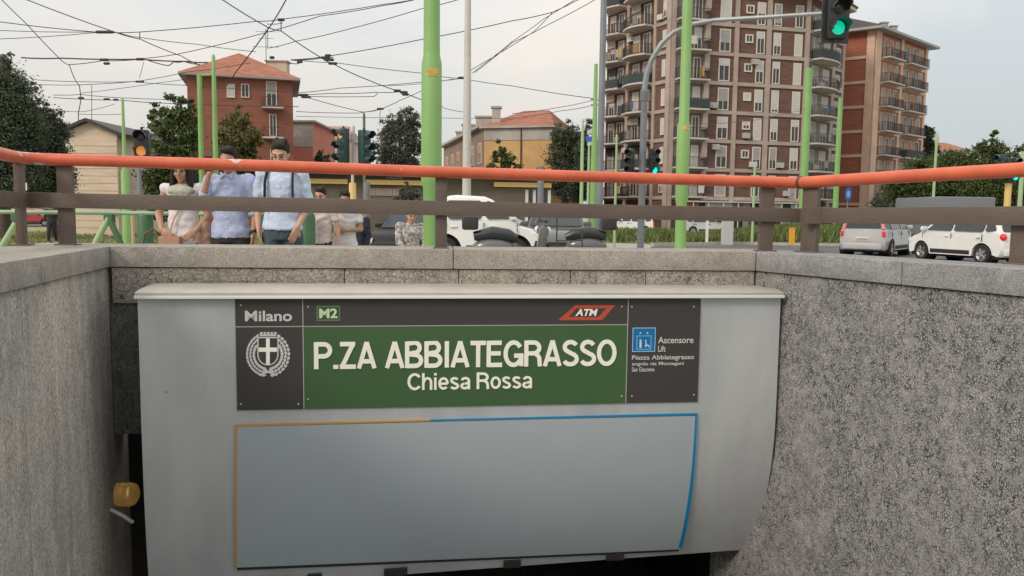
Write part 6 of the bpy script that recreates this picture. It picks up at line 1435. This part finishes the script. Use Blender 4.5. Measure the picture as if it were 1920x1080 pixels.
        if sleeve != 'none' and vox < .012:
            bm_ = MB(); zz = zb_ + .01
            while zz < 1.44:
                wx = wat(min(1.45, max(zz, .861))); bm_.ell((.006, -(wx[1]+o+fl*(1 if zz < 1.2 else .3)+.006), zz), .0065, .005, .0065, 8, 5); zz += .095
            tag(bm_.build('button', M_CREAM, r, local=True, smooth=60), kind='stuff')
        sho = remeshed(mb, 'shirt', shirt, r, vox*1.05, 2, disp=.014, dscale=8.5, seed=int(x))
    if trousers:
        mb = MB(); o = .012; top = .985 if not untuck else .97
        rr_ = [(0,0,.845,.162*B_+o*.6,.105*B_+o*.6),(0,0,.90,.162*B_+o,.106*B_+o),(0,0,top,.150*B_+o*.8,.100*B_+o*.8)]
        mb.rings(rr_, 22)
        for q in (-1, 1):
            h0, k0, a0 = L0[q]; mb.cap(h0, k0, .096*B_, .072*B_, 14)
            if not shorts: mb.tube([k0, a0 + Vector((0,0,.01))], [.072*B_, .062*B_], 14)
        remeshed(mb, 'trousers', trousers, r, vox*1.1, 2, disp=.007, dscale=9, seed=int(x)+3)
    if skirt: mb = MB(); mb.rings([(0,0,.50,.24,.20),(0,0,.75,.21,.17),(0,0,.98,.145,.11)], 26); mb.build('skirt', skirt, r, local=True, smooth=60)
    for q in (-1, 1):
        a0 = L0[q][2]; mb = MB(); mb.cap(a0 + Vector((0,.03,-.035)), a0 + Vector((0,-.14,-.045)), .046, .040, 12); mb.build('shoe', shoes or M_SHOED, r, local=True, smooth=60)
    # hair
    mb = MB()
    if hair == 'short':
        mb.ell(P_(0,.026,.052), .083, .096, .082, 20, 12, Mh); mb.ell(P_(0,.060,.01), .074, .060, .075, 16, 10, Mh); mb.ell(P_(.01,-.045,.105), .056, .040, .028, 14, 8, Mh)
        for q in (-1, 1): mb.ell(P_(.070*q,.010,.035), .012, .030, .035, 8, 6, Mh)
        for i in range(14): a = rnd.uniform(0, 2*PI); mb.ell(P_(.05*math.cos(a), .02+.05*math.sin(a), .118+rnd.uniform(-.01,.012)), .022, .022, .015, 8, 6, Mh)
    elif hair == 'long':
        mb.ell(P_(0,.020,.045), .086, .100, .088, 20, 12, Mh)
        for q in (-1, 1):
            for j in range(3): mb.cap(P_(.070*q,.03-.02*j,.03), P_((.088+.012*j)*q,-.01-.03*j,-.26-.02*j), .032, .026, 10)
        for j in range(5): mb.cap(P_(-.06+.03*j,.075,.03), P_(-.09+.045*j,.075,-.26), .04, .036, 10)
    elif hair == 'cap':
        mb.ell(P_(0,.015,.062), .086, .100, .062, 20, 10, Mh); mb.ell(P_(0,-.10,.055), .060, .065, .010, 16, 6, Mh)
    if hair: remeshed(mb, 'hair' if hair != 'cap' else 'cap', M_HAIR, r, .009, 2, disp=.005, dscale=30, seed=3)
    return r, P_
M_SB = mat('light_blue_shirt', (.38,.43,.62), .8, var=.22, scale=7, bump=.15, bscale=120); M_SBP = mat('pale_blue_speckled_shirt', (.52,.60,.76), .8, var=.16, scale=60, bump=.15, bscale=120)
M_JN = mat('dark_teal_jeans', (.045,.072,.090), .8, var=.3, scale=25, bump=.2, bscale=150); M_BT = mat('black_trousers', (.018,.018,.021), .8, bump=.1)
M_WT = mat('white_top', (.66,.62,.62), .8, var=.06, scale=20, bump=.1); M_PT = mat('pale_pink_tee', (.62,.52,.50), .8, var=.06, scale=20); M_KH = mat('khaki_trousers', (.30,.215,.13), .85, var=.15, scale=14, bump=.2)
M_DKB = mat('navy_jacket', (.02,.028,.045), .8); M_WJ = mat('white_jeans', (.60,.64,.70), .8, var=.15, scale=9); M_TAN = mat('tan_leather', (.40,.22,.14), .5, var=.2, scale=10); M_BRB = mat('brown_leather', (.16,.07,.04), .5, var=.3, scale=8)
M_PAT = mat('patterned_shirt', (.42,.40,.37), .8, var=.85, scale=26, col2=(.06,.06,.06)); M_SCF = mat('cream_scarf', (.46,.45,.37), .9, var=.3, scale=10, bump=.4)
V = Vector
# tall man looking down, hands hanging
r, P_ = person('dark haired man in pale blue shirt and jeans looking down, black backpack straps', 530, 7.7, 1.835, .03, SK1, 'short', hd=(0,-.045,1.61), tilt=.42, shirt=M_SBP, sleeve='half', shirt_z=.935, untuck=1, trousers=M_JN, shoes=M_SHOE, sh_w=.178,
  arms={-1: (V((-.232,.03,1.17)), V((-.205,-.06,.955)), (.12,-.1,-1), (.6,.2,0)), 1: (V((.235,.03,1.17)), V((.16,-.12,.965)), (-.35,-.1,-1), (-.4,.5,0))})
for q in (-1, 1):
    mb = MB(); mb.tube([V((.105*q,.10,1.44)), V((.108*q,.02,1.498)), V((.115*q,-.075,1.455)), V((.122*q,-.122,1.36)), V((.125*q,-.126,1.22)), V((.135*q,-.105,1.12))], [.011]*6, 8, ell=2.0); mb.build('backpack_strap', M_BT, r, local=True, smooth=60)
mb = MB(); mb.box(-.13, .13, .135, .25, 1.05, 1.44); mb.build('backpack', M_BT, r, local=True, bevel=.04, smooth=50)
# man with a hand raised to his face
r, P_ = person('man in light blue shirt and black trousers with one hand at his face', 433, 7.75, 1.77, -.05, SK2, 'short', hd=(0,-.03,1.615), tilt=.25, shirt=M_SB, sleeve='half', shirt_z=.885, untuck=1, trousers=M_BT, shoes=M_SHOED,
  arms={-1: (V((-.215,-.13,1.245)), V((-.115,-.20,1.475)), (.35,.15,1), (.3,.9,0)), 1: (V((.238,.02,1.16)), V((.235,-.05,.935)), (-.05,-.1,-1), (-1,0,0))})
mb = MB(); mb.box(-.135,-.062,-.262,-.252,1.50,1.64); ph = mb.build('phone', M_BT, None, bevel=.008); ph.matrix_basis = r.matrix_basis; tag(ph, 'black phone held up by the man in the light blue shirt', 'phone')
mb = MB(); mb.tube([V((.225,-.045,.955)), V((.235,-.05,.935))], .034, 12); mb.build('wrist_watch', M_BT, r, local=True)
mb = MB(); 
for q in (-1, 1): mb.add([V((.012*q,-.075,1.478)), V((.065*q,-.055,1.505)), V((.060*q,-.095,1.435)), V((.012*q,-.085,1.478)), V((.065*q,-.065,1.510)), V((.060*q,-.108,1.437))], [(0,1,2),(3,5,4),(0,3,4,1),(1,4,5,2),(2,5,3,0)])
tag(mb.build('collar', M_SB, r, local=True), kind='stuff')
# woman with bags
r, P_ = person('long haired woman in white top with tan bag and jacket over her arm', 345, 7.8, 1.66, .05, SK2, 'long', hd=(0,-.03,1.615), tilt=.2, shirt=M_WT, sleeve='none', shirt_z=.88, untuck=1, trousers=M_BT, shoes=M_SHOE, female=True, sh_w=.165,
  arms={-1: (V((-.25,.00,1.17)), V((-.165,-.16,1.02)), (.7,-.3,-.4), (.1,.9,0)), 1: (V((.25,.0,1.17)), V((.17,-.16,1.02)), (-.6,-.3,-.5), (-.1,.9,0))})
wo_ = r
def onp(mb, name, m, label=None, cat=None, **k):
    o = mb.build(name, m, None, **k); o.matrix_basis = wo_.matrix_basis
    return tag(o, label, cat) if label else o
mb = MB(); mb.ell((0,-.07,1.415), .135, .085, .060, 20, 10); mb.ell((.02,-.095,1.36), .085, .05, .05, 16, 8); remeshed(mb, 'scarf', M_SCF, wo_, .012, 2, disp=.012, dscale=14, seed=4)
mb = MB(); mb.tube([V((.12,-.0,1.47)), V((.03,-.125,1.30)), V((-.06,-.145,1.10)), V((-.09,-.17,.98))], .012, 8, ell=.5); sb_ = mb
mb.box(-.17, .03, -.235, -.15, .77, .96); onp(mb, 'shoulder_bag', M_TAN, 'tan flap bag hanging at the front of the long haired woman', 'bag', bevel=.015, smooth=50)
mb = MB(); vs = []
for i, (z, w_, d_) in enumerate(((1.08,.06,.05),(1.0,.09,.07),(.8,.10,.08),(.62,.12,.08),(.55,.11,.07))): pass
mb.rings([(.235,-.05,.58,.085,.06),(.235,-.05,.75,.078,.062),(.235,-.06,.95,.070,.06),(.23,-.07,1.08,.055,.05),(.22,-.04,1.13,.03,.03)], 16); o = remeshed(mb, 'jacket', mat('tan_jacket', (.36,.22,.14), .85, var=.2, scale=9), wo_, .012, 2, disp=.014, dscale=12, seed=9); o.parent = None; o.matrix_basis = wo_.matrix_basis; tag(o, 'tan jacket draped over the arm of the long haired woman', 'jacket')
mb = MB(); mb.rings([(-.30,-.06,.55,.13,.09),(-.30,-.06,.70,.15,.10),(-.30,-.06,.84,.12,.07),(-.30,-.06,.88,.05,.03)], 18); mb.tube([V((-.40,-.06,.84)), V((-.36,-.08,.98)), V((-.27,-.12,1.03)), V((-.22,-.08,.98)), V((-.20,-.06,.84))], .009, 8); onp(mb, 'handbag', M_BRB, 'large brown leather handbag held beside the long haired woman', 'bag', smooth=60)
# youths and others further back
person('youth in pale pink tee shirt and black trousers beside the green barrier post', 602, 9.6, 1.45, -.1, SK1, 'short', tilt=.3, shirt=M_PT, sleeve='short', shirt_z=.93, trousers=M_BT, shoes=M_SHOE, vox=.013, build_=.92)
person('youth in a white tee shirt and khaki trousers with crossed forearm', 647, 9.9, 1.42, .1, SK2, 'short', tilt=.35, shirt=M_WT, sleeve='short', shirt_z=.84, untuck=1, trousers=M_KH, shoes=M_SHOE, vox=.013, build_=1.0,
  arms={1: (V((.24,-.02,1.17)), V((.04,-.17,1.16)), (-1,-.05,.05), (0,1,0))})
person('person in navy jacket and white jeans just left of the grey steel pole', 677, 10.3, 1.30, -.9, SK1, 'short', tilt=.2, shirt=M_DKB, sleeve='long', shirt_z=.90, untuck=1, trousers=M_WJ, shoes=M_SHOE, vox=.013, build_=.95,
  arms={-1: (V((-.23,-.06,1.16)), V((-.13,-.24,1.0)), (.3,-.8,-.5), (.6,.2,0))})
person('seated person in a patterned shirt and black trousers beside the thick green pole', 770, 12.2, 1.66, .35, SK1, 'short', hd=(0,-.06,1.60), tilt=.3, shirt=M_PAT, sleeve='half', shirt_z=.90, trousers=M_BT, shoes=M_SHOE, vox=.013, z0=-.40, untuck=1,
  legs={-1: (V((-.09,0,.88)), V((-.13,-.40,.86)), V((-.10,-.38,.45))), 1: (V((.09,0,.88)), V((.20,-.36,.92)), V((-.06,-.42,.99)))},
  arms={-1: (V((-.22,-.10,1.18)), V((-.10,-.32,1.02)), (.4,-.7,-.3), (.2,0,-1)), 1: (V((.22,-.10,1.18)), V((.08,-.32,1.06)), (-.6,-.6,-.2), (0,0,-1))})
p = at(770, 420, 12.2); mb = MB(); mb.box(p.x-.45, p.x+.35, 12.05, 12.6, -.02, .34); tag(mb.build('stone_block_seat', M_COP, None, bevel=.02), 'low stone block the patterned shirt person sits on', 'seat')
person('person in black with white shoes walking on the left grass beyond the railing', 97, 33.5, 1.72, .3, SK2, 'short', tilt=.1, shirt=M_BT, sleeve='long', shirt_z=.9, trousers=M_BT, shoes=M_SHOE, vox=.02,
  legs={-1: (V((-.09,0,.88)), V((-.10,-.14,.50)), V((-.11,-.10,.085))), 1: (V((.09,0,.88)), V((.10,.02,.50)), V((.11,.20,.10)))})
